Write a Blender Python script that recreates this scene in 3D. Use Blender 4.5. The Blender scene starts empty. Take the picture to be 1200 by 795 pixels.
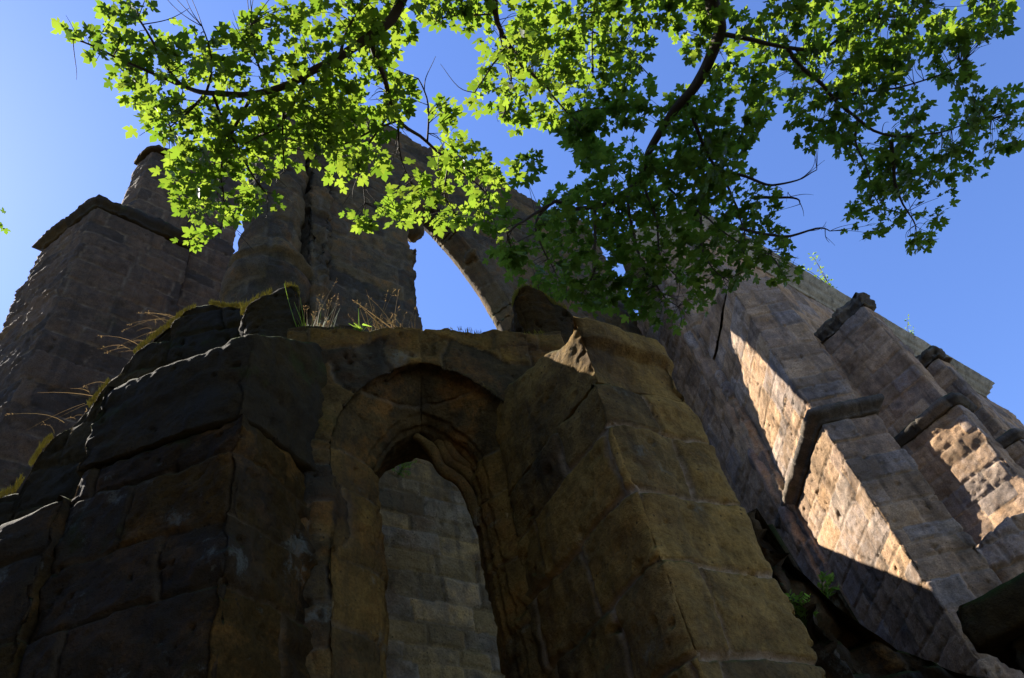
import bpy, math, random
import numpy as np
random.seed(7); rng = np.random.default_rng(7)
SC = bpy.context.scene; COL = SC.collection
# ------------------------------------------------------------------ survey helpers: photo measurements -> metres
F = 915.; PITCH = math.radians(48.8); ROLL = math.atan2(215, 772)
r0 = np.array([1., 0, 0]); u0 = np.array([0, -math.sin(PITCH), math.cos(PITCH)]); FW = np.array([0, math.cos(PITCH), math.sin(PITCH)])
RX = math.cos(ROLL)*r0 - math.sin(ROLL)*u0; UY = math.sin(ROLL)*r0 + math.cos(ROLL)*u0
CAM = np.array([0, 0, 1.6])
def ray(px, py):
    d = FW*F + RX*(px-600) + UY*(397.5-py); return d/np.linalg.norm(d)
def at_d(px, py, D):
    d = ray(px, py); return CAM + d*D/math.hypot(d[0], d[1])
def at_z(px, py, z):
    d = ray(px, py); return CAM + d*(z-CAM[2])/d[2]
def proj(P):
    v = np.asarray(P)-CAM; w = v@FW; return 600+F*(v@RX)/w, 397.5-F*(v@UY)/w
def dirv(az):
    a = math.radians(az); return np.array([math.sin(a), math.cos(a), 0.])
def hit(px, py, P, az):
    t = dirv(az); n = np.array([t[1], -t[0], 0]); d = ray(px, py)
    return CAM + d*(n.dot(np.asarray(P)-CAM)/n.dot(d))
SUN_AZ, SUN_EL = -69.8, 50.
# ------------------------------------------------------------------ noise
def _h(x, y, z, s):
    n = (x*np.int64(374761393) + y*np.int64(668265263) + z*np.int64(1274126177) + np.int64(s*974711)) & np.int64(0xffffffff)
    n = ((n ^ (n >> 13))*np.int64(1274126177)) & np.int64(0xffffffff)
    n = ((n ^ (n >> 15))*np.int64(668265263)) & np.int64(0xffffffff)
    return ((n ^ (n >> 16)) & 0xffffff)/float(0xffffff)
def vn(p, f, s=0):
    """value noise in -1..1"""
    q = p*f; i = np.floor(q).astype(np.int64); w = q-i; w = w*w*w*(w*(w*6-15)+10)
    x, y, z = i[:, 0], i[:, 1], i[:, 2]; a, b, c = w[:, 0], w[:, 1], w[:, 2]
    L = lambda u, v, t: u+(v-u)*t
    r = L(L(L(_h(x, y, z, s), _h(x+1, y, z, s), a), L(_h(x, y+1, z, s), _h(x+1, y+1, z, s), a), b),
          L(L(_h(x, y, z+1, s), _h(x+1, y, z+1, s), a), L(_h(x, y+1, z+1, s), _h(x+1, y+1, z+1, s), a), b), c)
    return r*2-1
def fbm(p, f, n, s=0):
    r = 0; a = 1.; t = 0
    for k in range(n):
        r = r+a*vn(p, f*2.03**k, s+k*17); t += a; a *= .5
    return r/t
def sstep(a, b, x):
    t = np.clip((x-a)/(b-a), 0, 1); return t*t*(3-2*t)
# ------------------------------------------------------------------ object helpers
def empty(name, loc):
    o = bpy.data.objects.new(name, None); COL.objects.link(o); o.location = tuple(float(v) for v in loc); o.empty_display_size = .3; return o
def tag(o, label=None, cat=None, group=None, kind=None):
    if label and not kind: kind = 'thing'
    if label: o['label'] = label
    if cat: o['category'] = cat
    if group: o['group'] = group
    if kind: o['kind'] = kind
    return o
def wloc(o):
    v = np.zeros(3)
    while o is not None:
        v = v+np.array(o.location); o = o.parent
    return v
def build(name, V, Fq, mat, parent=None, attr=None, smooth=True, Ft=None, base=None):
    """V world coords; Fq (n,4) quads; Ft (m,3) triangles"""
    V = np.asarray(V, float)
    org = wloc(parent) if parent is not None else (np.zeros(3) if base is None else np.asarray(base, float))
    me = bpy.data.meshes.new(name)
    parts = []; starts = []; n0 = 0; tot = []
    Fq = np.asarray(Fq, np.int32).reshape(-1, 4) if Fq is not None and len(Fq) else np.zeros((0, 4), np.int32)
    Ft = np.asarray(Ft, np.int32).reshape(-1, 3) if Ft is not None and len(Ft) else np.zeros((0, 3), np.int32)
    loops = np.concatenate([Fq.ravel(), Ft.ravel()])
    starts = np.concatenate([np.arange(len(Fq))*4, len(Fq)*4+np.arange(len(Ft))*3]).astype(np.int32)
    me.vertices.add(len(V)); me.vertices.foreach_set('co', (V-org).astype(np.float32).ravel())
    me.loops.add(len(loops)); me.loops.foreach_set('vertex_index', loops)
    me.polygons.add(len(starts)); me.polygons.foreach_set('loop_start', starts)
    me.polygons.foreach_set('use_smooth', np.full(len(starts), smooth))
    if attr is not None:
        a = me.attributes.new('stone', 'FLOAT_COLOR', 'POINT'); a.data.foreach_set('color', np.asarray(attr, np.float32).ravel())
    me.update(calc_edges=True); me.validate()
    me.materials.append(mat)
    o = bpy.data.objects.new(name, me); COL.objects.link(o)
    if parent is not None: o.parent = parent
    elif base is not None: o.location = tuple(float(v) for v in base)
    return o
# ------------------------------------------------------------------ masonry
class Bond:
    """stone coursing: returns displacement (<=0 inwards) and the colour attribute for surface points (s, z)"""
    def __init__(self, seed, h=.45, hv=.25, L=.8, Lv=.35, w=.018, jd=.02, rough=.012, block=.012, pit=.012, warp=.02, er=.02, mort=.0, big=.0):
        self.__dict__.update(locals()); r = np.random.default_rng(seed)
        zc = [-1.]
        while zc[-1] < 34: zc.append(zc[-1]+h*(1+hv*(r.random()*2-1)))
        self.zc = np.array(zc); self.J = []
        for k in range(len(zc)):
            j = [-3-r.random()*L]
            while j[-1] < 36: j.append(j[-1]+L*(1+Lv*(r.random()*2-1)))
            self.J.append(np.array(j))
        self.rt = r.random((len(zc), 256, 4))
    def __call__(self, P, s, z):
        sd = self.seed
        wz = fbm(P, 1.6, 2, sd+1)*self.warp+fbm(P, 9, 2, sd+2)*self.warp*.35; ws = fbm(P, 1.7, 2, sd+3)*self.warp*1.4+fbm(P, 9, 2, sd+4)*self.warp*.35
        zz = z+wz; ss = s+ws
        i = np.clip(np.searchsorted(self.zc, zz)-1, 0, len(self.zc)-2)
        dz = np.minimum(zz-self.zc[i], self.zc[i+1]-zz); ds = np.zeros_like(dz); blk = np.zeros(len(dz), int); us = np.zeros_like(dz)
        for c in np.unique(i):
            m = i == c; J = self.J[c]; k = np.clip(np.searchsorted(J, ss[m])-1, 0, len(J)-2)
            ds[m] = np.minimum(ss[m]-J[k], J[k+1]-ss[m]); blk[m] = k % 256; us[m] = (ss[m]-.5*(J[k]+J[k+1]))/(J[k+1]-J[k])
        d = np.minimum(dz, ds); w = self.w
        rr = self.rt[i, blk]
        wid = w*(1+.6*fbm(P, 2.2, 2, sd+9))
        mort = 1-sstep(wid*.45, wid*1.15, d)
        dis = -self.jd*(1-sstep(wid*.3, wid*1.2, d)) - self.er*np.exp(-np.maximum(d, 0)/(2.2*w))*(.4+.6*rr[:, 3])
        dis += self.block*(rr[:, 0]*2-1) + self.block*1.2*(rr[:, 1]*2-1)*us
        n1 = fbm(P, 3.1, 3, sd+5); n2 = fbm(P, 13, 3, sd+6)
        dis += self.rough*(n1*1.6+n2*.8)*(1-.6*mort)
        pn = vn(P, 11, sd+7)*.6+vn(P, 23, sd+8)*.4
        dis -= self.pit*sstep(.42, .75, pn)*2*(.3+rr[:, 2])
        if self.big: dis += self.big*fbm(P, .9, 3, sd+11)
        at = np.stack([rr[:, 0]*.999, mort, rr[:, 2], rr[:, 1]], 1)
        return dis, at
def rows(z0, z1, res, zfine=None, coarse=.15):
    if zfine is None or zfine <= z0: return np.linspace(0, 1, max(2, int((z1-z0)/res)+1))
    a = np.arange(z0, zfine, coarse); b = np.linspace(zfine, z1, max(2, int((z1-zfine)/res)+1))
    return (np.concatenate([a, b])-z0)/(z1-z0)
def prism(name, plan, z0, z1, mat, parent, bond, res=.03, eres=None, top=None, prof=None, lean=None, zfine=None, corner=.03, cap_rough=.05, bottom=False, closed=True, botf=None, smooth=True, capn=10, prof2=None):
    """closed stone body on a plan polygon. top(x,y)/botf(x,y) = heights, prof(z)=outward offset, lean(z)=plan shift"""
    plan = [np.array(p[:2], float) for p in plan]
    area = sum(plan[k][0]*plan[(k+1) % len(plan)][1]-plan[(k+1) % len(plan)][0]*plan[k][1] for k in range(len(plan)))
    if area < 0:
        plan = plan[::-1]
        if eres: eres = (eres[:-1])[::-1]+[eres[-1]]
    n = len(plan); pts = []; nor = []; sv = []; cd = []; s0 = 0
    for k in range(n):
        a, b = plan[k], plan[(k+1) % n]; L = np.linalg.norm(b-a); t = (b-a)/L; nn = np.array([t[1], -t[0]])
        pv = plan[k-1]; tp = (a-pv)/np.linalg.norm(a-pv); np_ = np.array([tp[1], -tp[0]])
        m = nn+np_; m = m/max(.3, m.dot(nn))
        e = (eres[k] if eres else res); q = max(1, int(round(L/e)))
        for j in range(q):
            u = j/q; pts.append(a+(b-a)*u); nor.append(m if j == 0 else nn); sv.append(s0+L*u); cd.append(min(u, 1-u)*L)
        s0 += L
    pts = np.array(pts); nor = np.array(nor); sv = np.array(sv); cd = np.array(cd); N = len(pts)
    tr = rows(z0, z1, res, zfine); M = len(tr)
    zt = np.array([top(x, y) for x, y in pts]) if top else np.full(N, z1)
    zb = np.array([botf(x, y) for x, y in pts]) if botf else np.full(N, z0)
    Z = zb[None, :]+tr[:, None]*(zt-zb)[None, :]
    X = np.repeat(pts[None], M, 0)
    S = np.repeat(sv[None], M, 0); NN = np.repeat(nor[None], M, 0); CD = np.repeat(cd[None], M, 0)
    P = np.concatenate([X, Z[:, :, None]], 2).reshape(-1, 3); NN = NN.reshape(-1, 2); zz = Z.ravel()
    dis, at = bond(P, S.ravel(), zz)
    dis = dis-corner*np.exp(-CD.ravel()/(corner*1.2+1e-6))*np.maximum(.15, .8+1.9*fbm(P, 4.5, 3, bond.seed+31))-1.6*corner*sstep(.28, .55, fbm(P, 2.3, 3, bond.seed+35))*np.exp(-CD.ravel()/(corner*2.2+1e-6))
    # soften towards the top rim
    dt = (zt[None, :]-Z).ravel(); dis = dis-corner*np.exp(-dt/(corner+1e-6))*(1+fbm(P, 4, 2, bond.seed+33))
    o = prof(zz) if prof else 0
    if prof2: o = o+prof2(zz, NN[:, 0], NN[:, 1])
    V = P.copy(); V[:, :2] += NN*(dis+o)[:, None]
    if lean is not None: V[:, :2] += np.array([lean(z) for z in zz]) if not np.isscalar(lean) else 0
    idx = np.arange(M*N).reshape(M, N); nx = np.roll(idx, -1, 1)
    Q = np.stack([idx[:-1], nx[:-1], nx[1:], idx[1:]], 2).reshape(-1, 4)
    Vs = [V]; As = [at]; Qs = [Q]; T = []
    def cap(ring_idx, sign):
        base = len(np.concatenate(Vs)); ring = np.concatenate(Vs)[ring_idx]; c = ring.mean(0); prev = ring_idx
        for k in range(1, capn):
            f = 1-k/capn; r = c+(ring-c)*f
            if sign > 0 and top: r[:, 2] = np.array([top(x, y) for x, y in r[:, :2]])
            else: r[:, 2] = ring[:, 2]*f+c[2]*(1-f) if not (botf and sign < 0) else np.array([botf(x, y) for x, y in r[:, :2]])
            r[:, 2] += sign*cap_rough*(fbm(r, 2.5, 3, bond.seed+41)+.25*fbm(r, 14, 2, bond.seed+42))*min(1, k/2)
            Vs.append(r); As.append(np.tile([.5, 0, .5, .5], (N, 1))); cur = base+(k-1)*N+np.arange(N)
            p2 = np.roll(prev, -1); c2 = np.roll(cur, -1)
            Qs.append(np.stack([prev, p2, c2, cur] if sign > 0 else [p2, prev, cur, c2], 1)); prev = cur
        cc = r.mean(0)[None]; Vs.append(cc); As.append(np.array([[.5, 0, .5, .5]])); ci = base+(capn-1)*N
        p2 = np.roll(prev, -1); T.append(np.stack([prev, p2, np.full(N, ci)] if sign > 0 else [p2, prev, np.full(N, ci)], 1))
    cap(idx[-1], 1)
    if bottom: cap(idx[0], -1)
    return build(name, np.concatenate(Vs), np.concatenate(Qs), mat, parent, np.concatenate(As), smooth, np.concatenate(T))
class Arch:
    """pointed arch opening: centre c, half width w, sill, springing zs, arc radius R>=w"""
    def __init__(self, c, w, sill, zs, R): self.c, self.w, self.sill, self.zs, self.R = c, w, sill, zs, R
    def sdf(self, s, z):
        x = np.abs(s-self.c); lo = x-self.w
        up = np.hypot(x+(self.R-self.w), np.maximum(z-self.zs, 0))-self.R
        d = np.where(z > self.zs, up, lo)
        return np.maximum(d, self.sill-z)
    def grad(self, s, z):
        e = 1e-3; gs = (self.sdf(s+e, z)-self.sdf(s-e, z))/(2*e); gz = (self.sdf(s, z+e)-self.sdf(s, z-e))/(2*e); l = np.hypot(gs, gz)+1e-9
        return gs/l, gz/l
    def apex(self): return self.zs+math.sqrt(self.R**2-(self.R-self.w)**2)
def arch_wall(name, P0, az, L, z0, z1, thick, arches, mat, parent, bond, res=.05, top=None, profile=((0, 0), (.02, .0)), band=.3, zfine=None, edge=0, vous=True, rbond=None):
    """wall face on the vertical plane through P0; facing normal is az+90; arched openings with a moulded reveal"""
    t = dirv(az); nrm = dirv(az+90); S1 = np.linspace(0, L, int(L/res)+1); tr = rows(z0, z1, res, zfine)
    N, M = len(S1), len(tr)
    zt = np.array([top(s) for s in S1]) if top else np.full(N, z1)
    Z = z0+tr[:, None]*(zt-z0)[None, :]; S = np.repeat(S1[None], M, 0); s = S.ravel().copy(); z = Z.ravel().copy()
    D = np.full(len(s), 1e3); W = np.zeros(len(s), int)
    for k, a in enumerate(arches):
        d = a.sdf(s, z); m = d < D; D[m] = d[m]; W[m] = k
    idx = np.arange(M*N).reshape(M, N); Q = np.stack([idx[:-1, :-1], idx[:-1, 1:], idx[1:, 1:], idx[1:, :-1]], 2).reshape(-1, 4)
    Q = Q[~np.all(D[Q] <= res*.35, 1)]
    for k, a in enumerate(arches):
        for it in range(3):
            m = (W == k) & (D < res*.35)
            gs, gz = a.grad(s[m], z[m]); dd = a.sdf(s[m], z[m]); s[m] -= gs*dd; z[m] -= gz*dd
            D[m] = a.sdf(s[m], z[m]) if it < 2 else 0
    sb, zb = s.copy(), z.copy()
    if vous:
        for k, a in enumerate(arches):
            m = (W == k) & (D < band) & (z > a.zs)
            sb[m] = 20+np.arctan2(z[m]-a.zs+.3, s[m]-a.c)*(a.w+band); zb[m] = D[m]*0+7.0+.3*np.sign(s[m]-a.c)
    P = P0[None]*[1, 1, 0]+s[:, None]*t+z[:, None]*np.array([0, 0, 1.])
    dis, at = bond(P, sb, zb)
    if edge: dis = dis-edge*np.exp(-np.maximum(D, 0)/edge)*(1+fbm(P, 5, 2, bond.seed+3))
    V = P+nrm*dis[:, None]
    # boundary edges
    E = np.concatenate([Q[:, [0, 1]], Q[:, [1, 2]], Q[:, [2, 3]], Q[:, [3, 0]]]); key = np.sort(E, 1); kk = key[:, 0].astype(np.int64)*10**8+key[:, 1]
    u, inv, cnt = np.unique(kk, return_inverse=True, return_counts=True); B = E[cnt[inv] == 1]
    Vs = [V]; As = [at]; Qs = [Q]; n0 = len(V)
    op = (np.abs(D[B[:, 0]]) < 1e-6) & (np.abs(D[B[:, 1]]) < 1e-6)
    # reveal
    Bo = B[op]; uv = np.unique(Bo); mp = np.full(len(s), -1); prev = uv.copy(); gs = np.zeros(len(uv)); gz = np.zeros(len(uv))
    for k, a in enumerate(arches):
        m = W[uv] == k
        if m.any(): gs[m], gz[m] = a.grad(s[uv][m], z[uv][m])
    pr = []
    for (d1, o1), (d2, o2) in zip(profile[:-1], profile[1:]):
        q = max(1, int(round(math.hypot(d2-d1, o2-o1)/res)))
        for j in range(1, q+1): pr.append((d1+(d2-d1)*j/q, o1+(o2-o1)*j/q))
    mp[uv] = np.arange(len(uv))
    for d, o in pr:
        ss = s[uv]-gs*o; zz = z[uv]-gz*o
        for k, a in enumerate(arches):   # keep mouldings from crossing the centre line
            m = W[uv] == k; sgn = np.sign(s[uv][m]-a.c); ss[m] = a.c+sgn*np.maximum(sgn*(ss[m]-a.c), 0.0)
        PP = P0[None]*[1, 1, 0]+ss[:, None]*t+zz[:, None]*np.array([0, 0, 1.])-nrm*d
        db, ab = (rbond or bond)(PP, d+12+np.where(gz > .3, 6, 0)*0, zz+0*d)
        PP = PP+(gs[:, None]*t+gz[:, None]*np.array([0, 0, 1.]))*(-db[:, None])*(-1)*-1
        cur = n0+np.arange(len(uv)); n0 += len(uv); Vs.append(PP); As.append(ab)
        a_, b_ = mp[Bo[:, 0]], mp[Bo[:, 1]]
        Qs.append(np.stack([prev[b_], prev[a_], cur[a_], cur[b_]], 1)); prev = cur
    # back face + outer rim
    Vb = P-nrm*(thick+0*dis[:, None]); bb = n0; Vs.append(Vb); As.append(at); n0 += len(Vb)
    Qs.append(Q[:, ::-1]+bb)
    a_, b_ = mp[Bo[:, 0]], mp[Bo[:, 1]]; Qs.append(np.stack([prev[b_], prev[a_], Bo[:, 0]+bb, Bo[:, 1]+bb], 1))
    Br = B[~op]; uvr = np.unique(Br); mr = np.full(len(s), -1); mr[uvr] = np.arange(len(uvr)); prev = uvr
    K = max(2, int(thick/max(res, .08)))
    for j in range(1, K+1):
        d = thick*j/K
        if j == K: cur = uvr+bb
        else:
            PP = P[uvr]-nrm*d; rn = fbm(PP, 3, 3, bond.seed+51); PP[:, 2] += .06*rn*(z[uvr] > z0+.1)
            cur = n0+np.arange(len(uvr)); n0 += len(uvr); Vs.append(PP); As.append(np.tile([.4, 0, .5, .5], (len(uvr), 1)))
        a_, b_ = mr[Br[:, 0]], mr[Br[:, 1]]; Qs.append(np.stack([prev[b_], prev[a_], cur[a_], cur[b_]], 1)); prev = cur
    return build(name, np.concatenate(Vs), np.concatenate(Qs), mat, parent, np.concatenate(As))
def boulder(name, c, axes, size, mat, parent, seed, amp=.18, n=40, base=None, sq=3.0):
    """weathered block: superellipsoid with noise; axes = 3 unit vectors, size = half sizes"""
    th = np.linspace(0, np.pi, n); ph = np.linspace(0, 2*np.pi, 2*n, endpoint=False); T, Pp = np.meshgrid(th, ph, indexing='ij')
    d = np.stack([np.sin(T)*np.cos(Pp), np.sin(T)*np.sin(Pp), np.cos(T)], 2).reshape(-1, 3)
    r = (np.abs(d)**sq).sum(1)**(-1/sq); q = d*r[:, None]
    A = np.array(axes); W = (q*np.array(size))@A+np.asarray(c)
    k = fbm(W, 2.2, 4, seed)*amp+fbm(W, 12, 3, seed+5)*amp*.25; m = min(size)
    W = W+(d@A)*(k*m)[:, None]
    M, N = n, 2*n; idx = np.arange(M*N).reshape(M, N); nx = np.roll(idx, -1, 1)
    Q = np.stack([idx[:-1], idx[1:], nx[1:], nx[:-1]], 2).reshape(-1, 4)
    at = np.tile([.5, 0, .5, .5], (len(W), 1)); at[:, 0] = .5+.3*fbm(W, 3, 2, seed+9)
    return build(name, W, Q, mat, parent, at, base=base)
def tube(path, rad, k=6, seed=0, wob=0.):
    """smoothed tapered tube -> (V, Q)"""
    p = np.array(path, float); rad = np.array(rad, float)
    for _ in range(2):
        q = np.empty((2*len(p)-1, 3)); q[::2] = p; q[1::2] = .5*(p[:-1]+p[1:]); r2 = np.empty(len(q)); r2[::2] = rad; r2[1::2] = .5*(rad[:-1]+rad[1:])
        s = q.copy(); s[1:-1] = .25*q[:-2]+.5*q[1:-1]+.25*q[2:]; p, rad = s, r2
    if wob: p = p+wob*np.stack([vn(p, 3, seed), vn(p, 3, seed+1), vn(p, 3, seed+2)], 1)*np.linspace(.2, 1, len(p))[:, None]
    t = np.gradient(p, axis=0); t /= np.linalg.norm(t, axis=1)[:, None]+1e-9
    a = np.cross(t, [0.3, .2, .93]); a /= np.linalg.norm(a, axis=1)[:, None]+1e-9; b = np.cross(t, a)
    an = np.arange(k)*2*np.pi/k
    V = (p[:, None]+rad[:, None, None]*(np.cos(an)[None, :, None]*a[:, None]+np.sin(an)[None, :, None]*b[:, None])).reshape(-1, 3)
    idx = np.arange(len(p)*k).reshape(len(p), k); nx = np.roll(idx, -1, 1)
    return V, np.stack([idx[:-1], nx[:-1], nx[1:], idx[1:]], 2).reshape(-1, 4), p
class MB:
    def __init__(self): self.V = []; self.Q = []; self.T = []; self.n = 0
    def add(self, V, Q=None, T=None):
        if Q is not None and len(Q): self.Q.append(np.asarray(Q)+self.n)
        if T is not None and len(T): self.T.append(np.asarray(T)+self.n)
        self.V.append(np.asarray(V, float)); self.n += len(V)
    def build(self, name, mat, parent=None, smooth=True, base=None):
        return build(name, np.concatenate(self.V), np.concatenate(self.Q) if self.Q else None, mat, parent, None, smooth, np.concatenate(self.T) if self.T else None, base)
# ------------------------------------------------------------------ materials
class NT:
    def __init__(self, name):
        self.m = bpy.data.materials.new(name); self.m.use_nodes = True; self.t = self.m.node_tree; self.t.nodes.clear(); self.out = self.n('ShaderNodeOutputMaterial')
    def n(self, ty, **k):
        o = self.t.nodes.new(ty)
        for a, b in k.items(): setattr(o, a, b)
        return o
    def l(self, a, b): self.t.links.new(a, b)
    def noise(self, vec, scale, det=4, rough=.55):
        o = self.n('ShaderNodeTexNoise'); o.inputs['Scale'].default_value = scale; o.inputs['Detail'].default_value = det; o.inputs['Roughness'].default_value = rough
        if vec is not None: self.l(vec, o.inputs['Vector'])
        return o.outputs['Fac']
    def ramp(self, fac, stops, interp='LINEAR'):
        o = self.n('ShaderNodeValToRGB'); cr = o.color_ramp; cr.interpolation = interp
        while len(cr.elements) < len(stops): cr.elements.new(.5)
        for e, (p, c) in zip(cr.elements, stops): e.position = p; e.color = (c if len(c) == 4 else (*c, 1)) if not np.isscalar(c) else (c, c, c, 1)
        self.l(fac, o.inputs['Fac']); return o.outputs['Color']
    def mix(self, fac, a, b, mode='MIX'):
        o = self.n('ShaderNodeMix', data_type='RGBA', blend_type=mode)
        for v, i in ((fac, 0), (a, 6), (b, 7)):
            if hasattr(v, 'links'): self.l(v, o.inputs[i])
            elif np.isscalar(v): o.inputs[i].default_value = v
            else: o.inputs[i].default_value = (*v, 1)
        return o.outputs[2]
    def math(self, op, a, b=0., c=False):
        o = self.n('ShaderNodeMath', operation=op, use_clamp=c)
        for v, i in ((a, 0), (b, 1)):
            if hasattr(v, 'links'): self.l(v, o.inputs[i])
            else: o.inputs[i].default_value = v
        return o.outputs[0]
def stone_mat(name, pal, mortar, dark=(.03, .028, .024), dark_amt=.5, moss=.3, mossup=.6, lichen=.25, lichen_col=(.3, .32, .27), orange=.0, bump=1., mortar_vis=.8, mosscol=(.035, .06, .012)):
    N = NT(name); tc = N.n('ShaderNodeTexCoord').outputs['Object']; at = N.n('ShaderNodeAttribute', attribute_name='stone')
    sep = N.n('ShaderNodeSeparateColor'); N.l(at.outputs['Color'], sep.inputs[0]); r, g, b = sep.outputs[0], sep.outputs[1], sep.outputs[2]
    n_big = N.noise(tc, 1.1, 5, .6); n_mid = N.noise(tc, 5.5, 6, .65); n_fine = N.noise(tc, 42, 5, .7); n_l = N.noise(tc, 2.6, 8, .72); n_m = N.noise(tc, 1.9, 7, .68)
    k = N.math('ADD', N.math('MULTIPLY', r, .75), N.math('MULTIPLY', n_mid, .5)); k = N.math('SUBTRACT', k, .12)
    col = N.ramp(k, [(i/(len(pal)-1), c) for i, c in enumerate(pal)])
    if orange:
        n_o = N.noise(tc, 2.2, 6, .7); col = N.mix(N.ramp(n_o, [(.5, 0.), (.68, orange)]), col, (.30, .135, .03))
    col = N.mix(.85, col, N.ramp(n_mid, [(.25, .55), (.75, 1.35)]), 'MULTIPLY')
    col = N.mix(.8, col, N.ramp(n_fine, [(.25, .45), (.75, 1.5)]), 'MULTIPLY')
    dk = N.math('ADD', n_big, N.math('MULTIPLY', N.math('SUBTRACT', b, .5), .35)); dk = N.math('ADD', dk, N.math('MULTIPLY', N.math('SUBTRACT', n_l, .5), .6))
    col = N.mix(N.ramp(dk, [(.42, 0.), (.72, dark_amt)]), col, dark)
    mpg = N.n('ShaderNodeMapping'); mpg.inputs['Scale'].default_value = (5.5, 5.5, .45); N.l(tc, mpg.inputs['Vector'])
    stk = N.noise(mpg.outputs[0], 1., 4, .6); col = N.mix(N.ramp(stk, [(.52, 0.), (.72, .55)]), col, tuple(v*1.1 for v in dark))
    col = N.mix(N.ramp(n_l, [(.60, 0.), (.67, lichen)]), col, lichen_col)
    col = N.mix(N.math('MULTIPLY', N.math('MULTIPLY', g, mortar_vis), N.ramp(N.noise(tc, 3.4, 5, .7), [(.38, .15), (.60, 1.)])), col, N.mix(.7, mortar, N.ramp(n_mid, [(.3, .6), (.7, 1.2)]), 'MULTIPLY'))
    vo2 = N.n('ShaderNodeTexVoronoi'); vo2.inputs['Scale'].default_value = 19; vo2.inputs['Randomness'].default_value = 1.; N.l(tc, vo2.inputs['Vector'])
    spk = N.math('MULTIPLY', N.ramp(vo2.outputs['Distance'], [(.10, 1.), (.20, 0.)]), N.ramp(n_mid, [(.45, 0.), (.6, .8)])); col = N.mix(spk, col, tuple(v*.6 for v in dark))
    geo = N.n('ShaderNodeNewGeometry'); sz = N.n('ShaderNodeSeparateXYZ'); N.l(geo.outputs['Normal'], sz.inputs[0])
    up = N.ramp(N.math('ADD', sz.outputs[2], N.math('MULTIPLY', N.math('SUBTRACT', n_m, .5), 1.2)), [(.35, 0.), (.7, mossup)])
    mm = N.math('MAXIMUM', up, N.ramp(n_m, [(.58, 0.), (.70, moss)]))
    mc = N.mix(N.noise(tc, 30, 4), tuple(v*.6 for v in mosscol), tuple(v*1.7 for v in mosscol))
    col = N.mix(mm, col, mc)
    bs = N.n('ShaderNodeBsdfPrincipled'); bs.inputs['Roughness'].default_value = .92; bs.inputs['Specular IOR Level'].default_value = .05
    N.l(col, bs.inputs['Base Color'])
    vo = N.n('ShaderNodeTexVoronoi'); vo.inputs['Scale'].default_value = 16; N.l(tc, vo.inputs['Vector'])
    pit = N.ramp(vo.outputs['Distance'], [(.06, 0.), (.22, 1.)])
    h = N.math('ADD', N.math('MULTIPLY', n_fine, .45), N.math('MULTIPLY', n_mid, 1.1)); h = N.math('ADD', h, N.math('MULTIPLY', pit, .18)); h = N.math('ADD', h, N.math('MULTIPLY', N.noise(tc, 130, 3), .22))
    bp = N.n('ShaderNodeBump'); bp.inputs['Strength'].default_value = 1.0*bump; bp.inputs['Distance'].default_value = .025; N.l(h, bp.inputs['Height']); N.l(bp.outputs[0], bs.inputs['Normal'])
    N.l(bs.outputs[0], N.out.inputs[0]); return N.m
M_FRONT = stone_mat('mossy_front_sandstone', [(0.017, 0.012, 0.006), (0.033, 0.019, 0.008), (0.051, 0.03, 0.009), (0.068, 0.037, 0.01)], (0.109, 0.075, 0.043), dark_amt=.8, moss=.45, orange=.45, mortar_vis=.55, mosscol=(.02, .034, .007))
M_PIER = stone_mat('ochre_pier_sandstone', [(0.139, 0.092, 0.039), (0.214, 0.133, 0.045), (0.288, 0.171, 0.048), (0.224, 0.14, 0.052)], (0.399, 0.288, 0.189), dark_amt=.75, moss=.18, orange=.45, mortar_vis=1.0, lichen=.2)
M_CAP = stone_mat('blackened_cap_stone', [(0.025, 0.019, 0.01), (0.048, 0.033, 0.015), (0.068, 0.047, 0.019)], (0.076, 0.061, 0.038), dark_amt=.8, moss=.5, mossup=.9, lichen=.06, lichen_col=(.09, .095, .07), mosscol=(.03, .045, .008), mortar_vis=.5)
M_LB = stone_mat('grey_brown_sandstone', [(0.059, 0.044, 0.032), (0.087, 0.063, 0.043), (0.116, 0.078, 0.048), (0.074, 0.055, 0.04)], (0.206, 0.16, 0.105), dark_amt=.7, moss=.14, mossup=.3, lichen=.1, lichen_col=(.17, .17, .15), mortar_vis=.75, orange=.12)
M_TW = stone_mat('ochre_grey_sandstone', [(0.056, 0.045, 0.031), (0.083, 0.065, 0.038), (0.119, 0.083, 0.038), (0.072, 0.059, 0.043)], (0.187, 0.159, 0.112), dark_amt=.7, moss=.12, mossup=.3, lichen=.14, lichen_col=(.2, .2, .17), orange=.4, mortar_vis=.5)
M_RW = stone_mat('warm_pink_sandstone', [(.20, .15, .12), (.36, .235, .145), (.44, .28, .155), (.27, .21, .17), (.40, .29, .20)], (.38, .31, .235), dark_amt=.5, moss=.06, mossup=.2, lichen=.08, mortar_vis=.4, orange=.4)  # orange patches also stand in for warm light bounced onto the shaded wall
M_IW = stone_mat('ashlar_inner_stone', [(0.147, 0.129, 0.1), (0.307, 0.212, 0.085), (0.185, 0.135, 0.064), (0.234, 0.19, 0.126), (0.381, 0.252, 0.09)], (0.203, 0.164, 0.111), dark_amt=.6, moss=.15, lichen=.12, orange=.3, mortar_vis=.5)
M_BCAP = stone_mat('sooty_cap_stone', [(0.075, 0.065, 0.054), (0.128, 0.105, 0.083), (0.18, 0.143, 0.105)], (0.225, 0.195, 0.15), dark_amt=.75, moss=.2, mossup=.6, lichen=.2, lichen_col=(.2, .2, .17))
M_CLIFF = stone_mat('dark_cliff_rock', [(.03, .027, .022), (.05, .045, .035), (.065, .055, .042)], (.1, .1, .1), dark_amt=.6, moss=.5, mossup=.8, lichen=.1)
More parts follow.
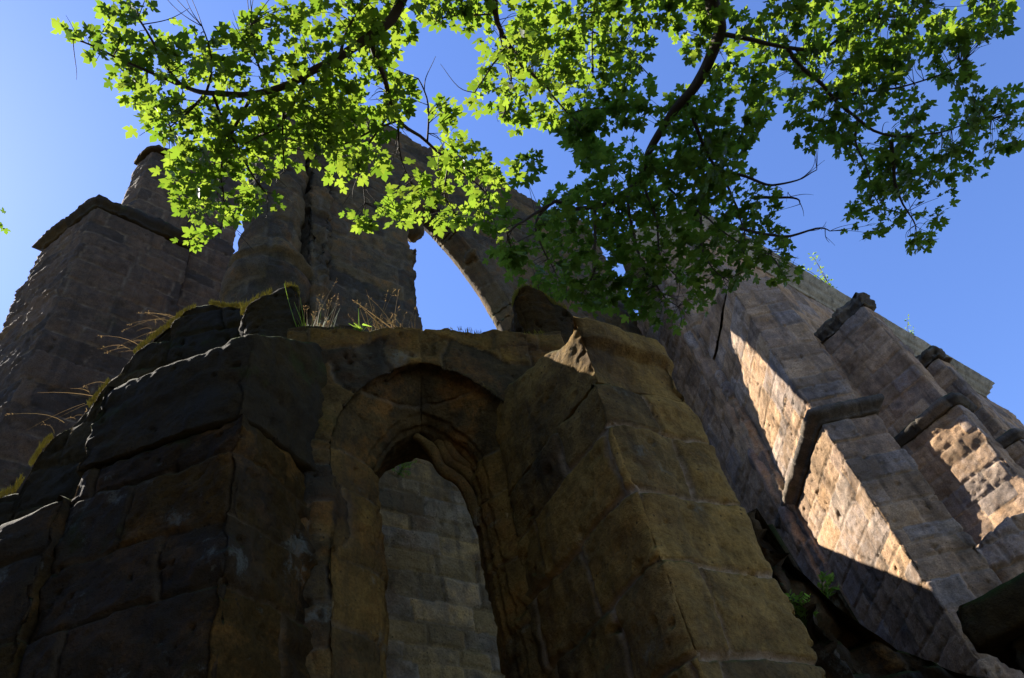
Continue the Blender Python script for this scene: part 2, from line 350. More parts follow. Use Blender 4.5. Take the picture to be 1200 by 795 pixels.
def simple(name, col, rough=.8, var=.4, scale=20):
    N = NT(name); tc = N.n('ShaderNodeTexCoord').outputs['Object']
    bs = N.n('ShaderNodeBsdfPrincipled'); bs.inputs['Roughness'].default_value = rough; bs.inputs['Specular IOR Level'].default_value = .2
    nz = N.noise(tc, scale, 5, .7)
    N.l(N.mix(nz, tuple(c*(1-var) for c in col), tuple(c*(1+var) for c in col)), bs.inputs['Base Color'])
    bp = N.n('ShaderNodeBump'); bp.inputs['Strength'].default_value = .6; bp.inputs['Distance'].default_value = .01; N.l(nz, bp.inputs['Height']); N.l(bp.outputs[0], bs.inputs['Normal'])
    N.l(bs.outputs[0], N.out.inputs[0]); return N.m
M_BARK = simple('maple_bark', (.055, .042, .032), .9, .5, 25)
M_SOIL = simple('forest_soil', (.05, .042, .028), .95, .5, 3)
def leaf_mat(name, dcol, tcol, mixf=.55, rough=.5, spec=.25):
    N = NT(name); oi = N.n('ShaderNodeAttribute', attribute_name='leaf'); 
    sep = N.n('ShaderNodeSeparateColor'); N.l(oi.outputs['Color'], sep.inputs[0])
    v = sep.outputs[0]
    d = N.n('ShaderNodeBsdfPrincipled'); d.inputs['Roughness'].default_value = rough; d.inputs['Specular IOR Level'].default_value = spec
    N.l(N.mix(v, tuple(c*.7 for c in dcol), tuple(c*1.35 for c in dcol)), d.inputs['Base Color'])
    t = N.n('ShaderNodeBsdfTranslucent'); N.l(N.mix(v, (tcol[0]*.6, tcol[1]*.75, tcol[2]*.6), (tcol[0]*1.25, tcol[1]*1.15, tcol[2]*1.2)), t.inputs['Color'])
    mx = N.n('ShaderNodeMixShader'); mx.inputs[0].default_value = mixf; N.l(d.outputs[0], mx.inputs[1]); N.l(t.outputs[0], mx.inputs[2]); N.l(mx.outputs[0], N.out.inputs[0]); return N.m
M_LEAF = leaf_mat('maple_leaf', (.015, .034, .006), (.185, .27, .022))
M_GRASS = leaf_mat('green_grass', (.07, .12, .02), (.3, .45, .05))
M_DRY = leaf_mat('dry_grass', (.17, .115, .055), (.24, .16, .07), .4, .9, .02)
# ------------------------------------------------------------------ camera, sky, sun
cd = bpy.data.cameras.new('camera'); cam = bpy.data.objects.new('camera', cd); COL.objects.link(cam)
from mathutils import Matrix
Mx = Matrix(((RX[0], UY[0], -FW[0], CAM[0]), (RX[1], UY[1], -FW[1], CAM[1]), (RX[2], UY[2], -FW[2], CAM[2]), (0, 0, 0, 1)))
cam.matrix_world = Mx; cd.sensor_fit = 'HORIZONTAL'; cd.sensor_width = 36; cd.lens = 36*F/1200; cd.clip_start = .05; cd.clip_end = 3000
SC.camera = cam
wd = bpy.data.worlds.new('World'); SC.world = wd; wd.use_nodes = True; nt = wd.node_tree
bg = nt.nodes['Background']; sky = nt.nodes.new('ShaderNodeTexSky'); sky.sky_type = 'NISHITA'; sky.sun_disc = False
sky.sun_elevation = math.radians(SUN_EL); sky.sun_rotation = math.radians(SUN_AZ); sky.air_density = 1.0; sky.dust_density = .15; sky.ozone_density = 4.5; sky.altitude = 400
hsv = nt.nodes.new('ShaderNodeHueSaturation'); hsv.inputs['Saturation'].default_value = 1.1; hsv.inputs['Hue'].default_value = .512
nt.links.new(sky.outputs[0], hsv.inputs['Color']); nt.links.new(hsv.outputs[0], bg.inputs[0]); bg.inputs[1].default_value = .08
sl = bpy.data.lights.new('sun', 'SUN'); sl.energy = 5.0; sl.angle = math.radians(.53); sl.color = (1, .93, .82)
so = bpy.data.objects.new('sun', sl); COL.objects.link(so)
a, e = math.radians(SUN_AZ), math.radians(SUN_EL)
SUN = np.array([math.sin(a)*math.cos(e), math.cos(a)*math.cos(e), math.sin(e)])
from mathutils import Vector
so.rotation_euler = Vector(tuple(SUN)).to_track_quat('Z', 'Y').to_euler(); so.location = (-20, 8, 30)
SC.view_settings.view_transform = 'Standard'; SC.view_settings.look = 'None'; SC.view_settings.exposure = 1.95; SC.view_settings.gamma = 1
SC.render.engine = 'CYCLES'; SC.cycles.use_denoising = True; SC.cycles.max_bounces = 8; SC.cycles.diffuse_bounces = 4; SC.cycles.transmission_bounces = 6; SC.cycles.sample_clamp_indirect = 6
# ------------------------------------------------------------------ THE SETTING
def ground():
    n = 90; g = np.linspace(-1, 1, n); g = np.sign(g)*np.abs(g)**2.2*900; X, Y = np.meshgrid(g, g, indexing='ij'); P = np.stack([X, Y, 0*X], 2).reshape(-1, 3)
    P[:, 2] = .12*fbm(P, .25, 3, 3)-.02; P[:, 2] -= 0.0
    i = np.arange(n*n).reshape(n, n); Q = np.stack([i[:-1, :-1], i[1:, :-1], i[1:, 1:], i[:-1, 1:]], 2).reshape(-1, 4)
    o = build('ground', P, Q, M_SOIL); tag(o, kind='structure')
ground()
# unseen cliff behind the viewpoint, rock of the church, shaped to darken the foreground
def shade_cliff():
    n, m = 120, 70; u = np.linspace(0, 1, n); v = np.linspace(0, 1, m); U_, V_ = np.meshgrid(u, v, indexing='ij')
    an = np.radians(168+U_*117)            # behind the viewpoint, left open to the right so skylight brightens that side
    R_ = 4.6; P = np.stack([np.sin(an)*R_*1.1, np.cos(an)*R_, -.3+V_*(16-9.5*sstep(245, 268, np.degrees(an)))], 2).reshape(-1, 3)
    d = fbm(P, .25, 4, 60)*1.2+fbm(P, 1.1, 4, 61)*.35; out = np.stack([np.sin(an), np.cos(an), 0*an], 2).reshape(-1, 3)
    P = P+out*(d+.04*P[:, 2])[:, None]; i = np.arange(n*m).reshape(n, m)
    Q = np.stack([i[:-1, :-1], i[1:, :-1], i[1:, 1:], i[:-1, 1:]], 2).reshape(-1, 4)
    B = P+out*(3.+0*d)[:, None]; nb = len(P)            # give the rock a back and a top
    Q2 = [Q, Q[:, ::-1]+nb, np.stack([i[:-1, -1], i[1:, -1], i[1:, -1]+nb, i[:-1, -1]+nb], 1), np.stack([i[0, :-1], i[0, 1:], i[0, 1:]+nb, i[0, :-1]+nb], 1), np.stack([i[-1, 1:], i[-1, :-1], i[-1, :-1]+nb, i[-1, 1:]+nb], 1)]
    at = np.tile([.5, 0, .5, .5], (2*nb, 1)); o = build('shade_cliff', np.concatenate([P, B]), np.concatenate(Q2), M_CLIFF, attr=at); tag(o, kind='structure')
shade_cliff()
# ------------------------------------------------------------------ FRONT RUIN
LP = at_d(276, 560, 4.0); W0 = hit(365, 640, LP, 14.7); AZW = 69.; tw = dirv(AZW); nw = dirv(AZW+90)
def ws(px, py, dep=0.):
    p = hit(px, py, W0-nw*dep, AZW); return (p-W0).dot(tw), p[2]
WT = ws(480, 386)[1]
RP = at_d(758, 612, 4.05)
B_FR = Bond(11, h=.52, hv=.22, L=1.05, Lv=.3, w=.022, jd=.022, rough=.014, block=.014, pit=.014, warp=.035, er=.03)
B_RUB = Bond(12, h=.24, hv=.35, L=.42, Lv=.45, w=.022, jd=.03, rough=.016, block=.02, pit=.015, warp=.05, er=.035)
# window wall
root = empty('window_wall', (*(W0+tw*.85)[:2], 0)); WWALL = root; tag(root, 'dark mossy chapel wall with an arched window, between the two front stone piers', 'wall')
sl_, _ = ws(388, 640); sr_, _ = ws(640, 600); oc = .5*(sl_+sr_); ow = .5*(sr_-sl_)
outer = Arch(oc, ow, 2.2, ws(640, 600)[1]+.72, ow*1.3)
gl = ws(437, 640, .4)[0]; gr = ws(567, 660, .4)[0]; off = ow-.5*(gr-gl)
print('window', oc, ow, outer.zs, outer.apex(), 'glaz', gl, gr, ws(433, 593, .4), ws(487, 518, .4), 'wt', WT, 'off', off)
class BW(Bond):
    pass
prof = [(0, 0), (.10, .012), (.12, .03), (.33, off*.80), (.35, off*.79), (.37, off*.86), (.41, off*.93), (.44, off*.92), (.47, off), (.56, off), (.9, off*.82)]
M_WIN = stone_mat('ochre_bounce_window_stone', [(0.046, 0.035, 0.019), (0.099, 0.065, 0.026), (0.174, 0.103, 0.031), (0.227, 0.128, 0.031)], (0.184, 0.155, 0.117), dark_amt=.8, moss=.35, orange=.75, mortar_vis=.4, mosscol=(.02, .034, .007))  # ochre stone; extra orange puts the warm bounce on the jambs into the colour
arch_wall('wall', W0-tw*.25, AZW, 2.6, 0, WT, .9, [Arch(oc+.25, ow, 2.2, outer.zs, ow*1.3)], M_WIN, root, Bond(13, h=.24, hv=.45, L=.5, Lv=.5, w=.018, jd=.02, rough=.022, block=.02, pit=.02, warp=.07, er=.01, big=.03),
          res=.016, top=lambda s: WT+.02*math.sin(s*5)+.015*math.sin(s*13+1), profile=prof, band=.42, zfine=3.0, edge=.02, rbond=Bond(14, h=.55, hv=.3, L=9, Lv=.1, w=.018, jd=.02, rough=.028, block=.016, pit=.03, warp=.06, er=.008, big=.045))
# remains of the cusped tracery and a slender jamb shaft
def wpt(px, py, d): return hit(px, py, W0-nw*d, AZW)
mb = MB()
for d_, r_, dx, dy in ((.50, .050, 0, 0), (.55, .06, 9, -9), (.52, .05, 16, -14)):
    V, Q, _ = tube([wpt(px+dx, py+dy, d_) for px, py in [(486, 512), (503, 522), (511, 540), (518, 553), (533, 560), (548, 572), (557, 592), (563, 620)]], [r_*.8, r_, r_*1.15, r_*1.1, r_*.9, r_, r_, r_*.8], 12, 4, .02); mb.add(V, Q)
V = np.concatenate(mb.V); V += .018*np.stack([fbm(V, 7, 3, 301), fbm(V, 7, 3, 302), fbm(V, 7, 3, 303)], 1); mb.V = [V]; o_ = mb.build('tracery_cusp', M_WIN, root)
a_ = o_.data.attributes.new('stone', 'FLOAT_COLOR', 'POINT'); a_.data.foreach_set('color', np.tile([.6, 0, .4, .5], (len(V), 1)).astype(np.float32).ravel())
mb = MB(); p0_, p1_ = wpt(462, 800, .47), wpt(437, 606, .47); p0_[:2] = p1_[:2]
V, Q, _ = tube([p0_-[0, 0, 1.], .5*(p0_+p1_), p1_], [.035, .035, .03], 12, 4, .004); V += .008*np.stack([fbm(V, 9, 3, 311), fbm(V, 9, 3, 312), 0*V[:, 0]], 1); mb.add(V, Q); o_ = mb.build('jamb_shaft', M_WIN, root)
a_ = o_.data.attributes.new('stone', 'FLOAT_COLOR', 'POINT'); a_.data.foreach_set('color', np.tile([.9, 0, .3, .5], (len(V), 1)).astype(np.float32).ravel())
# right pier
def pier_plan(C, azr, lr, azl, ll):
    a = C[:2]; b = a+dirv(azr)[:2]*lr; d = a+dirv(azl)[:2]*ll; c = b+dirv(azl)[:2]*ll; return [a, b, c, d]
root = empty('stone_pier', (*(RP[:2]+np.array([.1, .7])), 0)); RPIER = root; tag(root, 'ochre corner pier with a broken overhanging cap, right of the arched window', 'pier')
pl = pier_plan(RP, 53.5, .90, -40.8, 1.4); zc = hit(690, 450, RP, -40.8)[2]
B_RP = Bond(15, h=.50, hv=.15, L=.75, Lv=.3, w=.024, jd=.03, rough=.02, block=.016, pit=.022, warp=.05, er=.012)
prism('shaft', pl, 0, zc, M_PIER, root, B_RP, res=.014, eres=[.014, .05, .05, .014, .014], zfine=3.1, corner=.03)
q1 = hit(705, 380, RP, 53.5)[2]; q2p = hit(643, 389, RP, -40.8); q2 = q2p[2]; uq = float(np.linalg.norm((q2p-RP)[:2])); ax = dirv(-40.8)[:2]
def captop(x, y):
    u = (np.array([x, y])-RP[:2]).dot(ax); v = (np.array([x, y])-RP[:2]).dot(dirv(53.5)[:2]); return q1-.12+.14*v/.9+np.clip(u, -.2, 1.3)*(q2-q1)/uq
def capprof(z):
    u = z-zc; return .0+.03*sstep(.05, .3, u)+.09*sstep(.34, .42, u)-.05*sstep(.62, .9, u)
sh = dirv(53.5)[:2]*.04; pl = [pl[0]+sh, pl[1], pl[2], pl[3]+sh]
prism('cap', pl, zc+.002, q1, M_PIER, root, Bond(16, h=9, L=30, w=.02, jd=.0, rough=.018, block=.0, pit=.008, warp=.05, er=.0, big=.05), res=.012, top=captop, prof2=lambda z, nx, ny: capprof(z)*np.clip(nx*dirv(143.5)[0]+ny*dirv(143.5)[1], 0, 1), corner=.06, cap_rough=.06, bottom=True)
# left pier
root = empty('stone_pier', (*(LP[:2]+np.array([-.4, .6])), 0)); tag(root, 'blackened corner pier with a sloping mossy cap, left of the arched window', 'pier')
pl = pier_plan(LP, 14.7, 1.0, -85, 1.28); zcl = hit(284, 480, LP, 14.7)[2]; ztl = hit(283, 396, LP, -85)[2]
B_LP = Bond(17, h=.60, hv=.25, L=.95, Lv=.4, w=.022, jd=.024, rough=.026, block=.016, pit=.022, warp=.05, er=.008, big=.025)
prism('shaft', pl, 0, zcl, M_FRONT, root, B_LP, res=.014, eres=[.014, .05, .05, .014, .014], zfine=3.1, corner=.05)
ax2 = dirv(-85)[:2]; zt2 = hit(118, 455, LP, -85)[2]
def captopl(x, y):
    u = (np.array([x, y])-LP[:2]).dot(ax2); v = (np.array([x, y])-LP[:2]).dot(dirv(14.7)[:2]); return ztl+np.clip(u, -.2, 1.4)*(zt2-ztl)/1.15+.85*max(v, 0)
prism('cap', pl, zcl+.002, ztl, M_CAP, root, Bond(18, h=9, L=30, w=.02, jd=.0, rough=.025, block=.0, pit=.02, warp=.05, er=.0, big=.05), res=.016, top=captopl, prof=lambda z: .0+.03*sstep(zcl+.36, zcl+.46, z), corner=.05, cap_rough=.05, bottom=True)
# mossy end block on the wall top, left, and block on the right
def frame_box(px0, px1, pyt, pyb, D):
    a = at_d(px0, pyb, D); b = at_d(px1, pyb, D); t = at_d(.5*(px0+px1), pyt, D); return a, b, t
Z3 = np.array([0, 0, 1.])
def block(px0, px1, pyt, pyb, dep, thick, label, seed, amp=.2, mat=None, sq=3., tilt=0.):
    s0, z0 = ws(px0, pyb, dep); s1, _ = ws(px1, pyb, dep); sc, z1 = ws(.5*(px0+px1), pyt, dep)
    c = W0+tw*(.5*(s0+s1))-nw*dep; c[2] = .5*(z0+z1); ti = math.radians(tilt)
    a = tw*math.cos(ti)+Z3*math.sin(ti); b = -tw*math.sin(ti)+Z3*math.cos(ti)
    base = np.array([c[0], c[1], z0])
    o = boulder('coping_stone', c, [a, -nw, b], [.5*abs(s1-s0), thick*.5, .5*abs(z1-z0)], mat or M_CAP, None, seed, amp, 44, base=base, sq=sq)
    return tag(o, label, 'stone')
def wblock(pts, dep, thick, label, seed, mat):
    P = [ws(px, py, dep) for px, py in pts]; sx = np.array([p[0] for p in P]); sz = np.array([p[1] for p in P]); zb = WT-.05
    o = W0-nw*dep; f = lambda s_, d: (o+tw*s_-nw*d)[:2]
    n_ = 7; k = .1*(sx[-1]-sx[0]); pl = [f(sx[0], .06), f(sx[0]+k, 0), f(sx[-1]-k, -.02), f(sx[-1], .07), f(sx[-1]-.02, thick*.9), f(sx[-1]-k, thick), f(sx[0]+k, thick*.95), f(sx[0]+.03, thick*.85)]
    tp = lambda x, y: float(np.interp((np.array([x, y])-o[:2]).dot(tw[:2]), sx, sz))-.12*max(0, -(np.array([x, y])-o[:2]).dot(nw[:2])-.1)
    rt = empty('coping_stone', (*f(.5*(sx[0]+sx[-1]), thick*.5), zb)); tag(rt, label, 'stone')
    prism('block', pl, zb, sz.max(), mat, rt, Bond(seed, h=9, L=9, w=.02, jd=0, rough=.03, block=0, pit=.03, warp=.05, er=0, big=.05), res=.014, top=tp, corner=.05, cap_rough=.05, bottom=True)
    return rt, [np.array([*f(sx[0]+(sx[-1]-sx[0])*u, .02), tp(*f(sx[0]+(sx[-1]-sx[0])*u, .02))]) for u in np.linspace(.03, .97, 14)]
BLK1 = wblock([(279, 360), (300, 346), (325, 334), (342, 330), (353, 338)], .15, .26, 'big mossy coping stone on the wall top beside the green grass tuft', 71, M_CAP)
BLK2 = wblock([(600, 352), (605, 338), (617, 331), (632, 338), (650, 352), (668, 360), (678, 376)], .2, .55, 'peaked mossy stone block standing on the wall top beside the sky gap', 72, M_FRONT)
# sloping gable coping behind left pier
root = empty('gable_wall', (*(at_d(180, 480, 4.9)[:2]), 0)); GABLE = root; tag(root, 'sloping mossy gable wall with a sunlit rim, behind the left pier', 'wall')
g0 = at_d(300, 350, 5.05); 
gp = [(20, 575), (28, 556), (46, 524), (66, 503), (86, 485), (112, 462), (135, 436), (160, 410), (187, 384), (215, 361), (250, 356), (284, 352)]
gpl = W0-nw*.55-tw*0; gs = []
for q in gp:
    p = hit(*q, gpl, 84); gs.append(((p-gpl).dot(dirv(84)), p[2]))
gs = np.array(gs); t84 = dirv(84)[:2]; n84 = dirv(174)[:2]
def gtop(x, y):
    u = (np.array([x, y])-gpl[:2]).dot(t84); return float(np.interp(u, gs[:, 0], gs[:, 1]))+.05*math.sin(u*9)
sA, sB = gs[0, 0]-1.4, gs[-1, 0]+.02
pln = [gpl[:2]+t84*sA, gpl[:2]+t84*sB, gpl[:2]+t84*sB-n84*.6, gpl[:2]+t84*sA-n84*.6]
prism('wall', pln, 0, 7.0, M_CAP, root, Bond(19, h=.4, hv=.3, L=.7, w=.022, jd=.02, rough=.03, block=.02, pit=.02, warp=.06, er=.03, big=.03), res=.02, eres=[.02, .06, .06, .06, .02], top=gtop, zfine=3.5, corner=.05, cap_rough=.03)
# low wall at far left foreground
dl = dirv(-85)[:2]; nl = dirv(5)[:2]; e0 = LP[:2]+dl*1.24-nl*.03
P1 = hit(86, 572, np.array([*e0, 0]), -85); root = empty('low_wall', (*(e0+dl*.9), 0)); tag(root, 'low dark stone wall running left from the foot of the left front pier', 'wall')
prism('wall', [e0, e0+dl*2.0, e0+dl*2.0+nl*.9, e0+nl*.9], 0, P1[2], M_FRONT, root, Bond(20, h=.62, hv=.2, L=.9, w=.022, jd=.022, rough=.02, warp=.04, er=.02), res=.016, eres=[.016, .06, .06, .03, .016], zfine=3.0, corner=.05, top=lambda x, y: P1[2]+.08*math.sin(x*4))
# inner wall seen through the window
IW = at_d(520, 640, 7.4)
root = empty('inner_wall', (*IW[:2], 0)); tag(root, 'pale coursed ashlar wall seen through the arched window', 'wall')
a_ = IW-dirv(46)*2.6; ztop = at_d(480, 548, 6.6)[2]
prism('wall', [a_[:2], (IW+dirv(46)*2.6)[:2], (IW+dirv(46)*2.6+dirv(-44)*.7)[:2], (a_+dirv(-44)*.7)[:2]], 0, ztop+.9, M_IW, root, Bond(21, h=.27, hv=.3, L=.58, Lv=.45, w=.016, jd=.018, rough=.012, block=.016, pit=.014, warp=.03, er=.012), res=.025, eres=[.02, .1, .1, .1, .02], zfine=3.4, corner=.03)
# ------------------------------------------------------------------ LEFT BUTTRESS
LB = at_d(103, 265, 11.8)
root = empty('church_buttress', (*LB[:2], 0)); tag(root, 'tall stepped grey buttress at left, against the sky', 'buttress')
B_LB = Bond(31, h=.58, hv=.35, L=1.2, Lv=.55, w=.02, jd=.018, rough=.024, block=.016, pit=.025, warp=.06, er=.016, big=.03)
class RoughSide:
    """bond whose first face is deeply weathered"""
    def __init__(self, b, s0, s1, amp): self.b, self.s0, self.s1, self.amp, self.seed = b, s0, s1, amp, b.seed
    def __call__(self, P, s, z):
        d, a = self.b(P, s, z); m = sstep(self.s0-.05, self.s0+.1, s)*(1-sstep(self.s1-.1, self.s1+.05, s))
        Q = P*np.array([1., 1., 3.2]); d = d+m*self.amp*(fbm(Q, 2.2, 4, 77)+.5*fbm(Q, 7, 3, 78)); return d, a
z1 = hit(115, 236, LB, 40)[2]-.25; wl = 2.0
e1 = hit(221, 313, LB, 40)
LL = float(np.linalg.norm((e1-LB)[:2]))
az_l = -69.
d40, dl_ = dirv(40)[:2], dirv(az_l)[:2]
lw = float(np.linalg.norm((hit(58, 272, LB, az_l)-LB)[:2])); print('LB', LB, z1, LL, lw)
pl = [LB[:2], LB[:2]+d40*LL, LB[:2]+d40*LL+dl_*lw, LB[:2]+dl_*lw]
ar = sum(pl[k][0]*pl[(k+1) % 4][1]-pl[(k+1) % 4][0]*pl[k][1] for k in range(4))
if ar > 0: rs = RoughSide(B_LB, 2*LL+lw, 2*LL+2*lw, .07)
else: rs = RoughSide(B_LB, 0, lw, .07)
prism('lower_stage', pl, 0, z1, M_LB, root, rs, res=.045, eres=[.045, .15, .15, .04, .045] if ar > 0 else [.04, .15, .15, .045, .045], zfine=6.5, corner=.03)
prism('coping', pl, z1+.002, z1+.42, M_CAP, root, Bond(32, h=3, L=1.2, w=.02, jd=.02, rough=.05, big=.05, warp=.05), res=.05, prof=lambda z: .06+.12*sstep(z1+.08, z1+.2, z), corner=.06, bottom=True, top=lambda x, y: z1+.42+.22*max(0, (np.array([x, y])-LB[:2]).dot(dl_))*0)
in1 = d40*.75+dl_*.25
def rp_(o, l, w): return [o, o+d40*l, o+d40*l+dl_*w, o+dl_*w]
O2 = LB[:2]+d40*.7+dl_*.3; q = np.array([*O2, 0.])
z2a = z1+1.15; z2 = hit(165, 168, q+np.array([*(d40*.25+dl_*.2), 0]), 40)[2]
prism('plinth', rp_(O2, LL-.7, lw*.6), z1+.3, z2a, M_LB, root, B_LB, res=.05, corner=.04)
O3 = O2+d40*.25+dl_*.2
prism('upper_stage', rp_(O3, LL-.9, lw*.36), z2a-.02, z2, M_LB, root, B_LB, res=.05, corner=.03, prof=lambda z: .12*(1-sstep(z2a, z2a+.25, z)))
prism('upper_coping', rp_(O3, LL-.9, lw*.36), z2+.002, z2+.3, M_CAP, root, Bond(33, h=3, L=1.2, w=.02, jd=.02, rough=.05, big=.05, warp=.05), res=.05, prof=lambda z: .12+0*z, corner=.06, bottom=True)
# wall tongue behind
e2 = hit(271, 330, LB+np.array([*(dl_*.15), 0]), 40); l2 = float(np.linalg.norm((e2-e1)[:2]))
zt_ = hit(250, 158, e1, 40)[2]
o4 = LB[:2]+d40*(LL-.02)+dl_*.15
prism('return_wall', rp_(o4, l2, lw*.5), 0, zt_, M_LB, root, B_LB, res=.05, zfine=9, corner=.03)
# ------------------------------------------------------------------ CHURCH WALL with the big windows
TW = at_d(727, 288, 15.); T0 = hit(272, 330, TW, 44); t44 = dirv(44); n44 = dirv(134)
def ts(px, py): p = hit(px, py, TW, 44); return (p-T0).dot(t44), p[2]
root = empty('church_wall', (*(T0+t44*5)[:2], 0)); tag(root, 'tall ruined church wall pierced by a pointed window open to the sky', 'wall')
B_TW = Bond(41, h=.46, hv=.4, L=1.0, Lv=.55, w=.02, jd=.024, rough=.034, block=.024, pit=.03, warp=.06, er=.02, big=.05)
sj = ts(489, 345)[0]
def ts2(px, py, d): p = hit(px, py, TW-n44*d, 44); return (p-T0).dot(t44), p[2]
sr = ts2(583, 386, .4); ap = ts2(500, 262, .4)
W1 = Arch(ap[0]-.05, sr[0]-ap[0]+.2+.22, 9.2, 13.3, 0); W1.R = ((ap[1]+.25-W1.zs)**2+W1.w**2)/(2*W1.w)
W2 = Arch(7.05, 1.30, 10.5, 11.3, 12.5)
zT = 21.4
s_off = ts(383, 300)[0]
def twtop(s): return zT-.25+.35*math.sin((s+s_off)*1.3)+.18*math.sin((s+s_off)*4.1)
for a_ in (W1, W2): a_.c -= s_off
arch_wall('wall', T0+t44*s_off, 44, 10.2-s_off, 0, zT, .6, [W1, W2], M_TW, root, B_TW, res=.055, top=twtop, zfine=8.5, band=.5,
          profile=[(0, 0), (.03, 0), (.05, .05), (.14, .07), (.16, .12), (.30, .15), (.33, .2), (.45, .2), (.6, .08)], edge=.03, rbond=Bond(44, h=.8, hv=.3, L=9, w=.014, jd=.012, rough=.014, block=.01, pit=.02, warp=.03, er=.008))
# wall portion left of window stands proud: pier strip whose edge is the left jamb line
sL0 = s_off; sL1 = sj
pp = lambda s, d: (T0+t44*s+n44*d)[:2]
prism('window_jamb_pier', [pp(sL0, .06), pp(sL1, .06), pp(sL1, -.4), pp(sL0, -.4)], 0, 17.6, M_TW, root, B_TW, res=.05, zfine=8.5, corner=.03, top=lambda x, y: 17.4)
# respond: half column with capital
rc = .5*(ts(355, 300)[0]-0)+.0; cc = T0+t44*rc-n44*.05; R_ = rc*.97
zc1, zc0 = hit(310, 292, cc+n44*R_*.8, 44)[2], hit(310, 338, cc+n44*R_*.8, 44)[2]
an = np.linspace(0, 2*np.pi, 28, endpoint=False)
cpl = [cc[:2]+R_*(math.cos(x)*t44[:2]+math.sin(x)*n44[:2]) for x in an]
print('capital', zc0, zc1, R_)
def colprof(z):
    return .12*sstep(zc0-.1, zc0+.45, z)*(1-sstep(zc0+.55, zc0+.62, z)) + .17*sstep(zc0+.75, zc0+1.0, z)*(1-sstep(zc1-.15, zc1+.1, z))-.03*(z > zc1)
prism('half_column', cpl, 0, 18.2, M_TW, root, Bond(42, h=.55, hv=.25, L=.8, w=.018, jd=.02, rough=.04, block=.02, pit=.03, warp=.05, er=.015, big=.06), res=.05, prof=colprof, corner=.0, zfine=8.5)
# broken wall stub beside it
s1_, s2_ = ts(352, 300)[0], ts(381, 300)[0]
prism('broken_stub', [pp(s1_, .34), pp(s2_, .30), pp(s2_, -.4), pp(s1_, -.4)], 0, 18.6, M_TW, root, Bond(43, h=.5, L=.5, w=.02, jd=.03, rough=.07, block=.05, pit=.03, warp=.08, er=.03, big=.12), res=.05, zfine=8.5, corner=.06)
# broken tracery stubs
mb = 0
for k, (px, py, sz) in enumerate([(487, 274, .2), (484, 300, .2), (481, 311, .15)]):
    c = hit(px-1, py, TW-n44*.3, 44); boulder('tracery_stub', c, [t44, n44, Z3], [sz*.7, .25, sz*.9], M_TW, root, 90+k, 1.3, 26, sq=1.5)
for k, (px, py, sz) in enumerate([(548, 300, .08)]):
    c = hit(px+3, py, TW-n44*.12, 44); boulder('tracery_stub', c, [t44, n44, Z3], [sz*rng.uniform(.6, 1.1), .2, sz*rng.uniform(.6, 1.1)], M_TW, root, 100+k, 1.0, 18, sq=2.0)
# ------------------------------------------------------------------ NAVE WALL (right) and its buttresses
AR = at_d(957, 490, 10.5); CC = hit(925, 585, AR, -9); N0 = hit(811, 266, CC, 99); ZN = N0[2]
root = empty('nave_wall', (*(N0+t44*6)[:2], 0)); tag(root, 'high pink sandstone nave wall with a moulded cornice, behind the right buttresses', 'wall')
B_RW = Bond(51, h=.42, hv=.3, L=.85, Lv=.4, w=.02, jd=.018, rough=.022, block=.014, pit=.02, warp=.04, er=.02)
W3 = Arch(1.75, .78, 6.0, 11.0, 2.4)
arch_wall('wall', N0, 44, 15., 0, ZN-.3, .5, [W3], M_RW, root, B_RW, res=.06, zfine=5, top=lambda s: ZN-.3, profile=[(0, 0), (.04, 0), (.5, 0)])
P2L = hit(747, 293, CC, 99); f2 = lambda u, d: (N0+(P2L-N0)*u+dirv(9)*d)[:2]
prism('end_wall', [f2(-.02, 0), f2(1, 0), f2(1, .7), f2(-.02, .7)], 0, ZN-.3, M_RW, root, B_RW, res=.05, zfine=5, corner=.03)
lk = lambda u, d: (CC+dirv(-9)*u-dirv(84)*d)[:2]
prism('link_wall', [lk(-.12, .10), lk(2.3, .28), lk(2.3, -.2), lk(-.12, -.5)], 0, ZN-.25, M_RW, root, Bond(57, h=.42, hv=.3, L=.8, Lv=.4, w=.02, jd=.02, rough=.03, block=.02, pit=.03, warp=.05, er=.02, big=.06), res=.035, zfine=5, corner=.05)
LENR = float((hit(1146, 456, N0, 44)-N0).dot(t44))
def wp(s, d): return (N0+t44*s+n44*d)[:2]
cz = ZN-.32
def cornice_prof(z):
    u = (z-cz)/.55; return .04+.16*sstep(.15, .35, u)+.14*sstep(.5, .62, u)+.1*sstep(.78, .86, u)
prism('cornice', [wp(0, 0), wp(LENR, 0), wp(LENR, -.6), wp(0, -.6), f2(1, .7), f2(1, 0)], cz, cz+.55, stone_mat('cornice_stone', [(.34, .31, .24), (.40, .36, .28)], (.3, .27, .22), dark_amt=.35, moss=.1, mossup=.6), root, Bond(52, h=5, L=1.6, w=.012, jd=.01, rough=.006, block=.004, pit=.004, warp=.01, er=.005), res=.06, prof=cornice_prof, corner=.01, bottom=True, cap_rough=.02)
